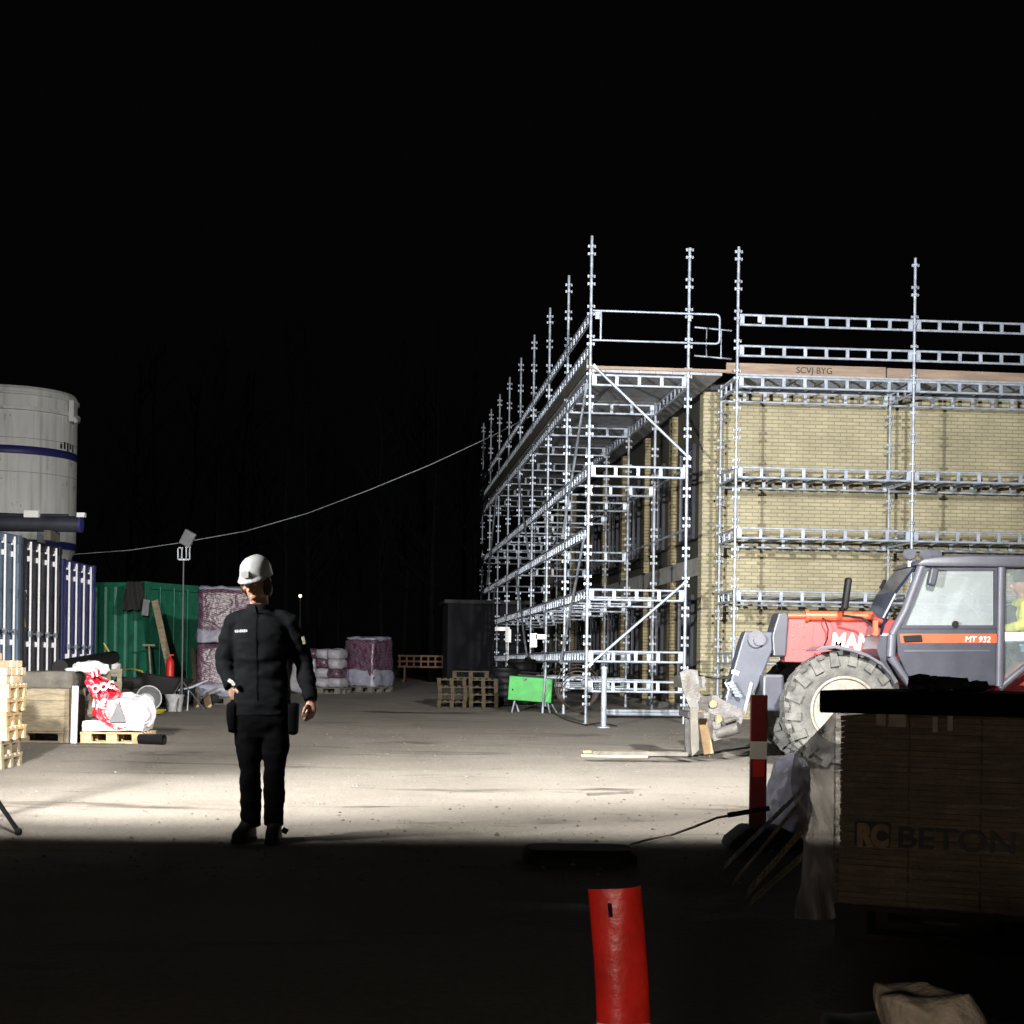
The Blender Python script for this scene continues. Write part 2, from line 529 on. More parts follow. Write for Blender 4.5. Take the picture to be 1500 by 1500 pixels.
    def text(self, s, size, depth=.004, loc=(0, 0, 0), rz=0, shear=0, align='LEFT', sx=1.0, bold=0.0):
        cu = bpy.data.curves.new('t', 'FONT')
        cu.body = s
        cu.size = size
        cu.extrude = depth
        cu.shear = shear
        cu.align_x = align
        cu.offset = bold
        o = bpy.data.objects.new('t', cu)
        COL.objects.link(o)
        dg = bpy.context.evaluated_depsgraph_get()
        me = bpy.data.meshes.new_from_object(o.evaluated_get(dg))
        me.transform(Matrix.Translation(Vector(loc)) @ Matrix.Rotation(rz, 4, 'Z') @ Matrix.Rotation(PI / 2, 4, 'X') @ Matrix.Diagonal((sx, 1, 1, 1)))
        self.bm.from_mesh(me)
        bpy.data.objects.remove(o)
        bpy.data.curves.remove(cu)
        bpy.data.meshes.remove(me)
        return self

    def bevel(self, w, seg=2, ang=30):
        bmesh.ops.remove_doubles(self.bm, verts=self.bm.verts, dist=1e-5)
        self.bm.normal_update()
        es = [e for e in self.bm.edges if len(e.link_faces) == 2 and e.calc_face_angle(0) > math.radians(ang)]
        bmesh.ops.bevel(self.bm, geom=es, offset=w, segments=seg, affect='EDGES', profile=.5, clamp_overlap=True)
        return self

    def move(self, m):
        self.bm.transform(m)
        return self

    def mesh(self, name, m, smooth=False):
        bmesh.ops.recalc_face_normals(self.bm, faces=self.bm.faces)
        me = bpy.data.meshes.new(name)
        self.bm.to_mesh(me)
        self.bm.free()
        me.materials.append(m)
        if smooth is True:
            for p in me.polygons:
                p.use_smooth = True
        elif smooth:
            me.set_sharp_from_angle(angle=math.radians(smooth))
            for p in me.polygons:
                p.use_smooth = True
        return me

    def build(self, name, m, parent=None, loc=None, rz=0, smooth=False, rot=None):
        return link(name, self.mesh(name, m, smooth), parent, loc, rz, rot)


def link(name, me, parent=None, loc=None, rz=0, rot=None):
    o = bpy.data.objects.new(name, me)
    COL.objects.link(o)
    if parent:
        o.parent = parent
    if loc is not None:
        o.location = loc
    o.rotation_euler = rot if rot else (0, 0, rz)
    return o


def tag(o, label=None, cat=None, group=None, kind=None):
    if label:
        o['label'] = label
    if cat:
        o['category'] = cat
    if group:
        o['group'] = group
    if kind:
        o['kind'] = kind
    return o


def thing(name, loc, label, cat, rz=0, group=None, rot=None):
    o = bpy.data.objects.new(name, None)
    o.empty_display_size = .2
    COL.objects.link(o)
    o.location = loc
    o.rotation_euler = rot if rot else (0, 0, rz)
    return tag(o, label, cat, group)


def copy_tree(o, parent=None):
    c = o.copy()
    COL.objects.link(c)
    c.parent = parent
    for ch in list(o.children):
        copy_tree(ch, c)
    return c


def remesh(o, voxel, smooth_it=4, folds=None):
    md = o.modifiers.new('r', 'REMESH')
    md.mode = 'VOXEL'
    md.voxel_size = voxel
    sm = o.modifiers.new('s', 'SMOOTH')
    sm.iterations = smooth_it
    sm.factor = .5
    dg = bpy.context.evaluated_depsgraph_get()
    me = bpy.data.meshes.new_from_object(o.evaluated_get(dg))
    old = o.data
    mats = list(old.materials)
    o.modifiers.clear()
    if folds:
        amp, sc = folds
        for v in me.vertices:
            p = v.co
            n = noise.noise(Vector((p.x * sc[0], p.y * sc[1], p.z * sc[2]))) + .5 * noise.noise(Vector((p.x * sc[0] * 2.3, p.y * sc[1] * 2.3, p.z * sc[2] * 2.1 + 9)))
            v.co = v.co + v.normal * n * amp
    me.materials.clear()
    for q in mats:
        me.materials.append(q)
    for p in me.polygons:
        p.use_smooth = True
        p.material_index = 0
    o.data = me
    return o
PWL, PNL, PWR, PNR, PCAM, SKY = 1450, 10000, 4900, 10500, 31, .12; PML, PMR = 14500, 9500
# ------------------------------------------------------------------ ground
def ground_mat():
    m = bpy.data.materials.new('trodden_gravel')
    m.use_nodes = True
    nt = m.node_tree
    L = nt.links.new
    b = nt.nodes['Principled BSDF']
    tc = nt.nodes.new('ShaderNodeTexCoord')

    def nz(scale, det, rough, st=(1, 1, 1), dist=0):
        mp = nt.nodes.new('ShaderNodeMapping')
        mp.inputs['Scale'].default_value = st
        L(tc.outputs['Object'], mp.inputs[0])
        n = nt.nodes.new('ShaderNodeTexNoise')
        n.inputs['Scale'].default_value = scale
        n.inputs['Detail'].default_value = det
        n.inputs['Roughness'].default_value = rough
        n.inputs['Distortion'].default_value = dist
        L(mp.outputs[0], n.inputs['Vector'])
        return n.outputs['Fac']

    def ramp(f, p0, p1, c0, c1):
        r = nt.nodes.new('ShaderNodeValToRGB')
        r.color_ramp.elements[0].position = p0
        r.color_ramp.elements[1].position = p1
        r.color_ramp.elements[0].color = (*c0, 1)
        r.color_ramp.elements[1].color = (*c1, 1)
        L(f, r.inputs[0])
        return r.outputs[0]

    def mix(f, a, c, mode='MIX'):
        mx = nt.nodes.new('ShaderNodeMix')
        mx.data_type = 'RGBA'
        mx.blend_type = mode
        if isinstance(f, float):
            mx.inputs['Factor'].default_value = f
        else:
            L(f, mx.inputs['Factor'])
        for s, v in (('A', a), ('B', c)):
            if isinstance(v, tuple):
                mx.inputs[s].default_value = (*v, 1)
            else:
                L(v, mx.inputs[s])
        return mx.outputs['Result']
    base = ramp(nz(.55, 8, .62), .35, .68, (.215, .192, .166), (.275, .250, .220))
    fine = ramp(nz(26, 6, .75), .30, .70, (.78, .78, .78), (1.16, 1.16, 1.16))
    c = mix(1.0, base, fine, 'MULTIPLY')
    # wheel tracks, drawn out along the drive
    trk = nz(.8, 9, .68, (.45, 1.3, 1), .8)
    wet = ramp(trk, .57, .67, (0, 0, 0), (1, 1, 1))
    c = mix(wet, c, (.075, .066, .054))
    spk = ramp(nz(60, 3, .6), .70, .74, (0, 0, 0), (1, 1, 1))
    c = mix(spk, c, (.36, .34, .30))
    L(c, b.inputs['Base Color'])
    rr = nt.nodes.new('ShaderNodeMapRange')
    L(wet, rr.inputs[0])
    rr.inputs['To Min'].default_value = .95
    rr.inputs['To Max'].default_value = .55
    L(rr.outputs[0], b.inputs['Roughness'])
    b.inputs['Specular IOR Level'].default_value = .25
    bp = nt.nodes.new('ShaderNodeBump')
    bp.inputs['Strength'].default_value = .8
    bp.inputs['Distance'].default_value = .03
    L(nz(30, 8, .7), bp.inputs['Height'])
    bp2 = nt.nodes.new('ShaderNodeBump')
    bp2.inputs['Strength'].default_value = .5
    bp2.inputs['Distance'].default_value = .035
    L(nz(3.2, 6, .6, (.8, 1.1, 1)), bp2.inputs['Height'])
    L(bp.outputs[0], bp2.inputs['Normal'])
    L(bp2.outputs[0], b.inputs['Normal'])
    return m


def axis_steps(lo, hi, fine, far, growth=1.25):
    v = []
    q = lo
    while q < hi:
        v.append(q)
        q += fine
    step = fine
    q = hi
    while q < far:
        v.append(q)
        step *= growth
        q += step
    v.append(far)
    return v


xp = axis_steps(0, 9, .14, 420)
xs = [-a for a in xp[:0:-1]] + xp
ys = [-60, -30, -15, -8, -4, -2] + axis_steps(0, 36, .14, 600)


def gh(x, y):
    f = 1 - min(1, max(0, (y - 30) / 40))
    h = noise.noise(Vector((x * .55, y * .8, 0))) * .008 + noise.noise(Vector((x * 1.9, y * 2.2, 4))) * .004 + noise.noise(Vector((x * 5, y * 5, 8))) * .003
    return g(y) + h * f


gm = MB()
rows = [[gm.bm.verts.new((x, y, gh(x, y) if abs(x) < 60 and 0 <= y < 90 else g(y))) for x in xs] for y in ys]
for a, b in zip(rows, rows[1:]):
    for i in range(len(xs) - 1):
        gm.bm.faces.new((a[i], a[i + 1], b[i + 1], b[i]))
tag(gm.build('ground', ground_mat(), smooth=True), kind='structure')

st = MB()
for i in range(3200):
    y = 8.5 + 17 * RND.random() ** 1.5
    x = RND.uniform(-.36, .36) * y + RND.uniform(-.4, .4)
    s = .004 + .013 * RND.random() ** 4
    if RND.random() < .025:
        s *= 1.8
    p = Vector((x, y, gh(x, y) + s * .3))
    v = [p + Vector((dx * s * RND.uniform(.7, 1.3), dy * s * RND.uniform(.7, 1.3), dz * s * RND.uniform(.5, .9))) for dx, dy, dz in
         ((1, 0, 0), (0, 1, 0), (-1, 0, 0), (0, -1, 0), (0, 0, 1), (0, 0, -1))]
    v = [st.bm.verts.new(q) for q in v]
    for f in ((0, 1, 4), (1, 2, 4), (2, 3, 4), (3, 0, 4), (1, 0, 5), (2, 1, 5), (3, 2, 5), (0, 3, 5)):
        st.bm.faces.new([v[k] for k in f])
tag(st.build('gravel', M['stone']), 'loose grey gravel stones scattered over the lit yard', 'gravel', kind='stuff')

# ------------------------------------------------------------------ building
ANG = math.atan(.0917)
P0 = at(858, 1057, 27.3)
P0.z = g(27.3)
Z0 = P0.z
BR = Matrix.Translation(P0) @ Matrix.Rotation(ANG, 4, 'Z')


def Bz(z):            # height above eye datum -> height in the building frame
    return z - Z0


WX, WY = 2.27, 1.72   # corner of the walls in the frame of the scaffold
bld = thing('brick_building', P0, 'two storey yellow brick building under construction behind the scaffolding', 'building', ANG)
H = 5.86
MB().b2((WX + .34, WY, -.3), (13.5, WY + .3, H)).build('wall', M['brick'], bld)
MB().b2((WX, WY - .05, -.3), (WX + .29, WY + .26, H)).build('corner_pier', M['brick'], bld)
MB().b2((WX + .29, WY + .03, -.3), (WX + .34, WY + .3, H)).build('shadow_strip', M['cladding'], bld)  # dark strip painted as the shadow beside the corner pier
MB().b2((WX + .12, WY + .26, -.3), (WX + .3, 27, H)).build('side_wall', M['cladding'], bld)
MB().b2((WX - .3, WY - .3, H), (13.8, 27.3, H + .22)).build('roof', M['roof'], bld)
MB().b2((WX + .3, WY + .3, -.28), (13.4, 26.9, H - .003)).build('core', M['concrete'], bld)
# concrete plinth strip, string course, pilasters and windows of the long side
MB().b2((WX + .05, WY + .27, 2.62), (WX + .118, 27, 2.95)).build('string_course', M['concrete'], bld)
MB().b2((WX + .04, WY + .27, -.3), (WX + .116, 27, .25)).build('plinth', M['concrete'], bld)
wins = []
for k in range(8):
    y = WY + 1.15 + k * 3.05
    MB().b2((WX - .0, y + 1.75, .255), (WX + .115, y + 2.05, 2.615)).build('pilaster', M['brick_shaded'], bld)
    MB().b2((WX - .0, y + 1.75, 2.955), (WX + .115, y + 2.05, H - .01)).build('pilaster', M['brick_shaded'], bld)
    for z0, z1 in ((.7, 2.3), (3.3, 5.1)):
        f = MB()
        w = .07
        f.b2((WX + .06, y, z0), (WX + .119, y + 1.3, z0 + w)).b2((WX + .06, y, z1 - w), (WX + .119, y + 1.3, z1))
        f.b2((WX + .062, y, z0 + w), (WX + .119, y + w, z1 - w)).b2((WX + .062, y + 1.3 - w, z0 + w), (WX + .119, y + 1.3, z1 - w))
        f.b2((WX + .064, y + .62, z0 + w), (WX + .119, y + .68, z1 - w))
        fo = f.build('window', M['frame_dark'], bld)
        MB().b2((WX + .09, y + w, z0 + w), (WX + .112, y + 1.3 - w, z1 - w)).build('pane', M['glass_dark'], fo)

# ------------------------------------------------------------------ scaffolding
BAY, SW = 3.05, 1.655


def beam_mesh(length, name):
    m = MB()
    h = .165
    m.tube((0.03, 0, 0), (length - .03, 0, 0), .021, 8).tube((.03, 0, -h), (length - .03, 0, -h), .021, 8)
    n = max(2, round(length / .38))
    for i in range(n + 1):
        x = .07 + (length - .14) * i / n
        w = .055 if 0 < i < n else .075
        m.box((x, 0, -h / 2), (w, .03, h - .03))
    return m.mesh(name, M['galv'], 50)


def rail_mesh(length, name):
    m = MB().tube((.03, 0, 0), (length - .03, 0, 0), .02, 8)
    m.box((.04, 0, -.02), (.05, .03, .08)).box((length - .04, 0, -.02), (.05, .03, .08))
    return m.mesh(name, M['galv'], 50)


def std_mesh(h, name, dull=False):
    m = MB().tube((0, 0, 0), (0, 0, h), .0245, 10)
    z = .32
    while z < h - .05:
        for dz in (0, .125):
            if z + dz < h - .03:
                m.lathe([(.026, z + dz - .018), (.050, z + dz - .014), (.050, z + dz + .014), (.026, z + dz + .018)], 8)
                for a in range(4):
                    c, s = math.cos(a * PI / 2), math.sin(a * PI / 2)
                    m.box((.05 * c, .05 * s, z + dz), (.028, .028, .045))
        z += .5
    m.lathe([(.07, -.02), (.07, .0), (.03, .01), (.03, .12)], 10)
    return m.mesh(name, M['galv_dull' if dull else 'galv'], 50)


me_beam_s = beam_mesh(SW, 'end_beam')
me_beam_l = beam_mesh(BAY, 'long_beam')
me_beam_w = beam_mesh(1.30, 'short_beam')
me_rail = rail_mesh(BAY, 'rail')
me_std_hi = std_mesh(8.12, 'tall_standard')
me_std_hi2 = std_mesh(7.98, 'tall_standard')
me_std_lo = std_mesh(5.92, 'short_standard', True)

sca = thing('scaffolding', P0, 'long galvanised scaffold with pale plank deck along the dark side wall', 'scaffolding', ANG)


def gz(x, y):
    return g(P0.y + y * math.cos(ANG)) - Z0


NB = 8
DECK, LV = Bz(5.98), [Bz(4.46), Bz(2.40), Bz(1.37)]
for k in range(NB + 1):
    y = k * BAY
    zz = gz(0, y)
    link('standard', me_std_hi, sca, (0, y, zz))
    link('standard', me_std_hi2 if k == 0 else me_std_lo, sca, (SW, y, zz))
    for z in [DECK] + LV[:1] + [Bz(3.44) if k in (2, 4, 7) else None] + LV[1:] + [Bz(.87)]:
        if z is None or z < zz + .3 or (k > 4 and z < 0.9):
            continue
        if k in (3, 6) and abs(z - LV[2]) < .01:
            continue
        link('ladder_beam', me_beam_s, sca, (0, y, z))
for k in range(NB):
    y = k * BAY
    for z in (DECK, LV[0], Bz(3.44), LV[1], LV[2], Bz(7.03), Bz(6.50)):
        if z < gz(0, y + BAY) + .3:
            continue
        link('ledger', me_beam_l, sca, (0, y, z), PI / 2)
    for z in (DECK, LV[0], Bz(3.44), LV[1]):
        link('inner_rail', me_beam_l if z in (DECK,) else me_rail, sca, (SW, y, z), PI / 2)
    d = MB()
    nb = 8
    wd = 2.26 / nb
    for i in range(nb):
        d.box((-.02 + wd * (i + .5), y + BAY / 2, DECK + .075), (wd - .006, BAY - .03, .045 + .004 * (i % 3)))
    d.build('deck', M['deckboard'], sca)
    MB().box((-.05, y + BAY / 2, DECK + .17), (.03, BAY - .02, .18)).build('toe_board', M['wood_dark'], sca)
MB().box((SW / 2 + .35, -.05, DECK + .115), (SW + .75, .03, .05)).build('toe_board', M['toeboard'], sca)


def brace(a, b, par, r=.024):
    m = MB().tube(a, b, r, 8)
    d = (Vector(b) - Vector(a)).normalized() * .06
    m.bar(Vector(a) - d * .3, Vector(a) + d, .06, .05).bar(Vector(b) - d, Vector(b) + d * .3, .06, .05)
    return m.build('brace', M['galv'], par, smooth=50)


brace((.05, -.06, Bz(6.12)), (SW + .03, -.06, Bz(4.62)), sca)
brace((.04, -.06, Bz(1.14)), (SW, -.06, Bz(2.56)), sca)
for k, up in ((0, 0), (3, 1), (6, 0)):
    for z0, z1 in ((1.2, 3.3), (3.5, 5.8)):
        a, b = ((-.06, k * BAY, Bz(z1)), (-.06, (k + 1) * BAY, Bz(z0)))
        if up:
            a, b = ((-.06, k * BAY, Bz(z0)), (-.06, (k + 1) * BAY, Bz(z1)))
        brace(a, b, sca)


def loop_rail(x0, x1, zt, zb, y, par, name='guard_frame', mid=None):
    rr = .06
    pts = [(x0, y, zt), (x1 - rr, y, zt), (x1 - rr * .3, y, zt - rr * .3), (x1, y, zt - rr), (x1, y, zb + rr), (x1 - rr * .3, y, zb + rr * .3), (x1 - rr, y, zb), (x0, y, zb)]
    m = MB().path(pts, .018, 8)
    if mid:
        m.tube((mid, y, zb), (mid, y, zt), .018, 8)
    m.box((x0 + .08, y, zt - .08), (.07, .03, .12)).box((SW, y, zt - .08), (.05, .03, .1))
    return m.build(name, M['galv'], par, smooth=50)


loop_rail(.02, 2.17, Bz(7.04), Bz(6.55), -.05, sca, mid=.16)
m = MB().tube((SW + .38, 1.4, Bz(7.12)), (SW + 1.05, 1.4, Bz(7.08)), .016).tube((SW + .38, 1.4, Bz(6.62)), (SW + 1.05, 1.4, Bz(6.58)), .016)
m.tube((SW + .60, 1.4, Bz(6.6)), (SW + .60, 1.4, Bz(7.1)), .012).tube((SW + .86, 1.4, Bz(6.6)), (SW + .86, 1.4, Bz(7.1)), .012)
m.build('guard_frame', M['galv'], sca, smooth=50)

fs = thing('scaffolding', BR @ Vector((2.49, 0, 0)), 'galvanised scaffold with mesh deck and double guard rails before the yellow brick front wall', 'scaffolding', ANG)
fx = [0, 3.05, 6.10]
FD = Bz(6.00)
IW = 1.30
me_std_f = [std_mesh(Bz(8.20), 'front_standard'), std_mesh(Bz(8.12), 'front_standard'), std_mesh(Bz(8.15), 'front_standard')]
for i, x in enumerate(fx):
    link('standard', me_std_f[i], fs, (x, 0, .0))
    link('standard', me_std_lo, fs, (x + .02, IW, .0))
    for z in (FD, Bz(4.50), Bz(3.46), Bz(2.42), Bz(1.37)):
        link('ladder_beam', me_beam_w, fs, (x, 0, z), PI / 2)
me_beam_f = beam_mesh(BAY, 'front_beam')
for i in range(2):
    x = fx[i]
    for z in (Bz(7.06), Bz(6.54), FD + .02, Bz(4.50), Bz(3.48), Bz(2.42), Bz(1.37)):
        link('ledger', me_beam_f, fs, (x, 0, z))
    for z in (FD - .02, Bz(4.46), Bz(3.42), Bz(2.40)):
        link('inner_rail', me_beam_f, fs, (x, IW, z))
    # perforated steel deck made of narrow slats
    d = MB()
    for j in range(26):
        d.box((x + BAY / 2, .02 + j * (IW - .02) / 25, FD + .06), (BAY - .04, .022, .03))
    for j in range(7):
        d.box((x + .05 + j * (BAY - .1) / 6, IW / 2, FD + .033), (.035, IW, .02))
    d.build('deck', M['galv_dull'], fs)
    for z in (Bz(4.44), Bz(3.40), Bz(2.36)):
        d = MB()
        for j in range(9):
            xx = x + .19 + j * (BAY - .3) / 8
            d.box((xx, IW / 2, z - .05), (.05, IW - .1, .05))
        d.build('cross_bar', M['mach_dark'], fs)
tb = MB()
tb.box((-.1 + 1.3, .07, FD + .17), (2.75, .04, .18)).box((4.3, .07, FD + .155), (3.4, .04, .16), Euler((0, .008, 0)))
tbo = tb.build('toe_board', M['toeboard'], fs)
MB().text('SCVJ BYG', .15, .003, (1.02, .046, FD + .118), sx=1.0).build('lettering', M['dark_letter'], tbo)
MB().box((.36, -.045, Bz(6.985)), (.06, .012, .1)).build('tag_plate', M['white_letter'], fs)

# ------------------------------------------------------------------ loose things by the scaffold foot
p = gp(884, 1066)
m = MB().tube((0, 0, .02), (0, 0, .95), .045, 12).lathe([(.11, 0), (.11, .015), (.05, .03)], 12).lathe([(.055, .93), (.055, .97)], 12)
t = tag(m.build('scaffold_tube', M['galv'], loc=p, smooth=40), 'short galvanised tube standing upright on the ground before the scaffold', 'scaffold tube')
p = gp(945, 1052)
bun = MB()
for i, (yy, zz) in enumerate(((0, .07), (.07, .07), (.14, .07), (.035, .125), (.105, .125))):
    bun.tube((-.75, yy, zz), (.8, yy, zz), .03, 8)
bun.build('tube_bundle', M['galv'], loc=p, rz=ANG, smooth=40)
tag(bpy.data.objects['tube_bundle'], 'bundle of galvanised tubes lying on the ground at the scaffold foot', 'tube bundle')
p = gp(925, 1104)
pl = tag(MB().box((0, 0, .02), (1.25, .16, .035)).bevel(.004, 1).build('plank', M['wood_grey'], loc=p, rz=.12), 'grey plank lying flat left of the telehandler forks', 'plank')
p = gp(900, 1110)
pl = tag(MB().box((0, 0, .02), (.8, .12, .03)).bevel(.004, 1).build('plank', M['wood'], loc=p, rz=-.06), 'short pale plank lying nearest the viewer left of the telehandler forks', 'plank')

# green job box on a tilted frame
p = gp(778, 1044)
gb = thing('equipment_box', p, 'bright green steel box tilted on a tubular stand at the scaffold foot', 'equipment box', -.14)
rt = Euler((0, math.radians(3.5), 0))
MB().box((0, 0, .44), (.82, .34, .45), rt).bevel(.012, 2).build('body', M['green_box'], gb)
MB().box((.0, .02, .685), (.5, .2, .04), rt).path([(-.2, 0, .69), (-.2, 0, .76), (.16, 0, .74), (.16, 0, .67)], .014).build('carry_handle', M['black'], gb)
for sx in (-1, 1):
    MB().tube((sx * .36 + .02, -.2, .0), (sx * .30, -.05, .25), .017).build('leg', M['galv'], gb)
    MB().tube((sx * .36 + .1, .2, .0), (sx * .33, .08, .25), .017).build('leg', M['galv'], gb)
MB().tube((.24, -.22, .0), (.28, -.2, .74), .02).build('stand_tube', M['galv'], gb)
MB().box((-.38 + .05, -.175, .43), (.025, .012, .035), rt).build('latch', M['black'], gb)
MB().text('UP', .055, .002, (-.13, -.173, .60), bold=.003).build('lettering', M['dark_letter'], gb)

# black drums behind the green box
for px, py, Y, r, h, lab in ((738, 1034, 33.4, .30, .80, 'black plastic drum with ribbed side behind the green box'), (764, 1034, 34.2, .30, .95, 'taller black drum at the foot of the scaffold right of the ribbed drum'), (712, 1028, 33.0, .24, .62, 'small black drum beside the pallet pile, left of the other drums')):
    q = at(px, py, Y)
    m = MB()
    prof = [(r * .9, 0), (r, .03)]
    for i in range(6):
        z = .08 + i * (h - .16) / 5
        prof += [(r, z - .02), (r * 1.05, z), (r, z + .02)]
    prof += [(r, h - .03), (r * .86, h)]
    m.lathe(prof, 20).ball((r * .4, 0, h), (.07, .07, .05), 8)
    tag(m.build('drum', M['black'], loc=(q.x, Y, g(Y)), smooth=40), lab, 'drum', 'black drums at the scaffold foot')
q = at(737, 925, 38)
tag(MB().box((-.02, 0, .86), (.34, .03, .09)).box((.12, 0, .70), (.13, .035, .30)).box((.12, .05, .35), (.03, .03, .7)).build('notice_board', M['white_letter'], loc=(q.x, 38, q.z - .8)), 'small white board fixed by the far end of the scaffold', 'notice board')
q = at(783, 938, 31)
tag(MB().box((-.02, 0, .0), (.13, .03, .26)).box((.12, .0, .07), (.2, .03, .09)).build('sign_plate', M['white_letter'], loc=q), 'small white angled plate hung on a scaffold pole above the green box', 'sign plate')
# grey shed far behind
q = at(712, 1010, 46)
sh = thing('site_hut', (q.x, 46, g(46)), 'dim grey site hut beyond the far end of the scaffold', 'site hut', .1)
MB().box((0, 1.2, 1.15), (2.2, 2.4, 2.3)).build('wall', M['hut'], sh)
MB().box((0, 1.2, 2.35), (2.4, 2.6, .1)).build('roof', M['roof'], sh)

# cable coils on the scaffold foot
q = gp(845, 1050)
cc = MB()
for i in range(5):
    a0 = RND.uniform(0, 6)
    rr = .28 + .03 * i
    cc.path([(rr * math.cos(a0 + a * .3), .02 * i, .42 + .03 * i + rr * math.sin(a0 + a * .3)) for a in range(20)], .011, 6)
tag(cc.build('cable_coil', M['cable_dark'], loc=(q.x, q.y - .2, q.z), smooth=60), 'coil of dark hose hung on the scaffold foot beside the green box', 'cable coil')
cc = MB()
pts = [gp(800, 1040), gp(830, 1056), gp(858, 1064), gp(880, 1060), gp(905, 1066)]
cc.path([p + Vector((0, 0, .02)) for p in pts], .013, 6)
tag(cc.build('cable', M['cable_dark'], smooth=60), 'dark cable lying on the ground from the green box past the scaffold corner', 'cable')
for (x0, y0), (x1, y1), lab in (((862, 1166), (925, 1163), 'dark thin slat lying alone on the lit ground right of the centre'),):
    a, b = gp(x0, y0), gp(x1, y1)
    a.z += .012
    b.z += .014
    tag(MB().bar(a, b, .05, .02).build('lath', M['wood_dark'] if 'dark' in lab else M['wood_grey']), lab, 'lath')
# overhead wire
wp = [(108, 812), (190, 806), (265, 795), (360, 778), (450, 752), (540, 718), (630, 681), (720, 639), (790, 603)]
pts = []
dense = []
for i in range(len(wp) - 1):
    for j in range(4):
        t = j / 4
        dense.append((wp[i][0] + (wp[i + 1][0] - wp[i][0]) * t, wp[i][1] + (wp[i + 1][1] - wp[i][1]) * t))
dense.append(wp[-1])
for i, (x, y) in enumerate(dense):
    pts.append(at(x, y, 38 + 1.8 * i / len(dense)))
tag(MB().path(pts, .010, 6).build('overhead_wire', M['galv_dull'], smooth=60), 'thin sagging wire strung from the silo across to the scaffold', 'wire')
# ------------------------------------------------------------------ containers
def corr_wall(m, p, q, z0, z1, depth=.045, pitch=.28, out=1):
    """corrugated sheet from p to q (2-d), bulging to the left of p->q when out=1"""
    p, q = Vector((*p, 0)), Vector((*q, 0))
    L = (q - p).length
    d = (q - p) / L
    nrm = Vector((-d.y, d.x, 0)) * out
    prof = []
    s = 0
    while s < L:
        for ds, o in ((0, 0), (.07, 0), (.105, -depth), (.175, -depth), (.21, 0)):
            if s + ds * pitch / .28 < L:
                prof.append((s + ds * pitch / .28, o))
        s += pitch
    prof.append((L, 0))
    a = [m.bm.verts.new(p + d * s + nrm * o + Vector((0, 0, z0))) for s, o in prof]
    b = [m.bm.verts.new(p + d * s + nrm * o + Vector((0, 0, z1))) for s, o in prof]
    for i in range(len(prof) - 1):
        m.bm.faces.new((a[i], a[i + 1], b[i + 1], b[i]))


def container(name, loc, rz, body, label, bars=True, frame=None, ladder=False, L=6.06, rows=None):
    """door end faces local +x, body runs to -x; origin at the middle of the door end's foot"""
    W, Hc = 2.44, 2.59
    frame = frame or body
    t = thing(name, loc, label, 'container', rz, 'steel containers on the left')
    m = MB()
    for y in (-W / 2 + .07, W / 2 - .07):
        m.b2((-.14, y - .07, .0), (0, y + .07, Hc)).b2((-L, y - .07, 0), (-L + .14, y + .07, Hc))
        m.b2((-L + .14, y - .05, Hc - .10), (-.14, y + .05, Hc - .005)).b2((-L + .14, y - .05, .02), (-.14, y + .05, .17))
    m.b2((-.12, -W / 2 + .14, .01), (-.004, W / 2 - .14, .17)).b2((-.12, -W / 2 + .14, Hc - .15), (-.004, W / 2 - .14, Hc - .004))
    for y in (-W / 2 + .08, W / 2 - .08):
        for z in (.065, Hc - .06):
            m.box((-.075, y, z), (.17, .17, .13))
    m.build('frame', frame, t)
    m = MB()
    corr_wall(m, (-.14, -W / 2 + .03), (-L + .14, -W / 2 + .03), .17, Hc - .1, out=1)
    corr_wall(m, (-L + .14, W / 2 - .03), (-.14, W / 2 - .03), .17, Hc - .1, out=1)
    m.b2((-L + .05, -W / 2 + .16, .18), (-L + .08, W / 2 - .16, Hc - .1))
    m.build('side_panel', body, t)
    MB().b2((-L + .14, -W / 2 + .1, Hc - .04), (-.14, W / 2 - .1, Hc - .015)).build('roof', body, t)
    for s in (-1, 1):
        m = MB()
        y0, y1 = (.01, W / 2 - .15) if s > 0 else (-W / 2 + .15, -.01)
        m.b2((-.09, y0, .18), (-.05, y1, Hc - .16))
        for z0, z1 in ((.28, .85), (.95, 1.55), (1.65, 2.3)):
            m.b2((-.05, y0 + .07, z0), (-.035, y1 - .07, z1))
        do = m.build('door', body, t)
        if bars:
            for yy in (y0 + .27, y1 - .27):
                b = MB().tube((.012, yy, .06), (.012, yy, Hc - .04), .021, 8)
                for z in (.22, .75, 2.25, Hc - .14):
                    b.box((-.01, yy, z), (.05, .10, .09))
                b.build('lock_bar', M['white_bar'], do, smooth=50)
                b = MB().box((.03, yy + .16 * s * -1, .93), (.02, .36, .035)).box((.02, yy, .93), (.05, .09, .1))
                b.build('handle', M['galv'], do)
            for z in (.35, .9, 1.6, 2.2):
                MB().box((-.02, (y1 if s > 0 else y0), z), (.05, .09, .14)).build('hinge', frame, do)
    if ladder:
        m = MB()
        for i in range(9):
            m.box((.02, .98, .35 + i * .24), (.025, .34, .03))
        m.build('ladder', body, t)
    return t


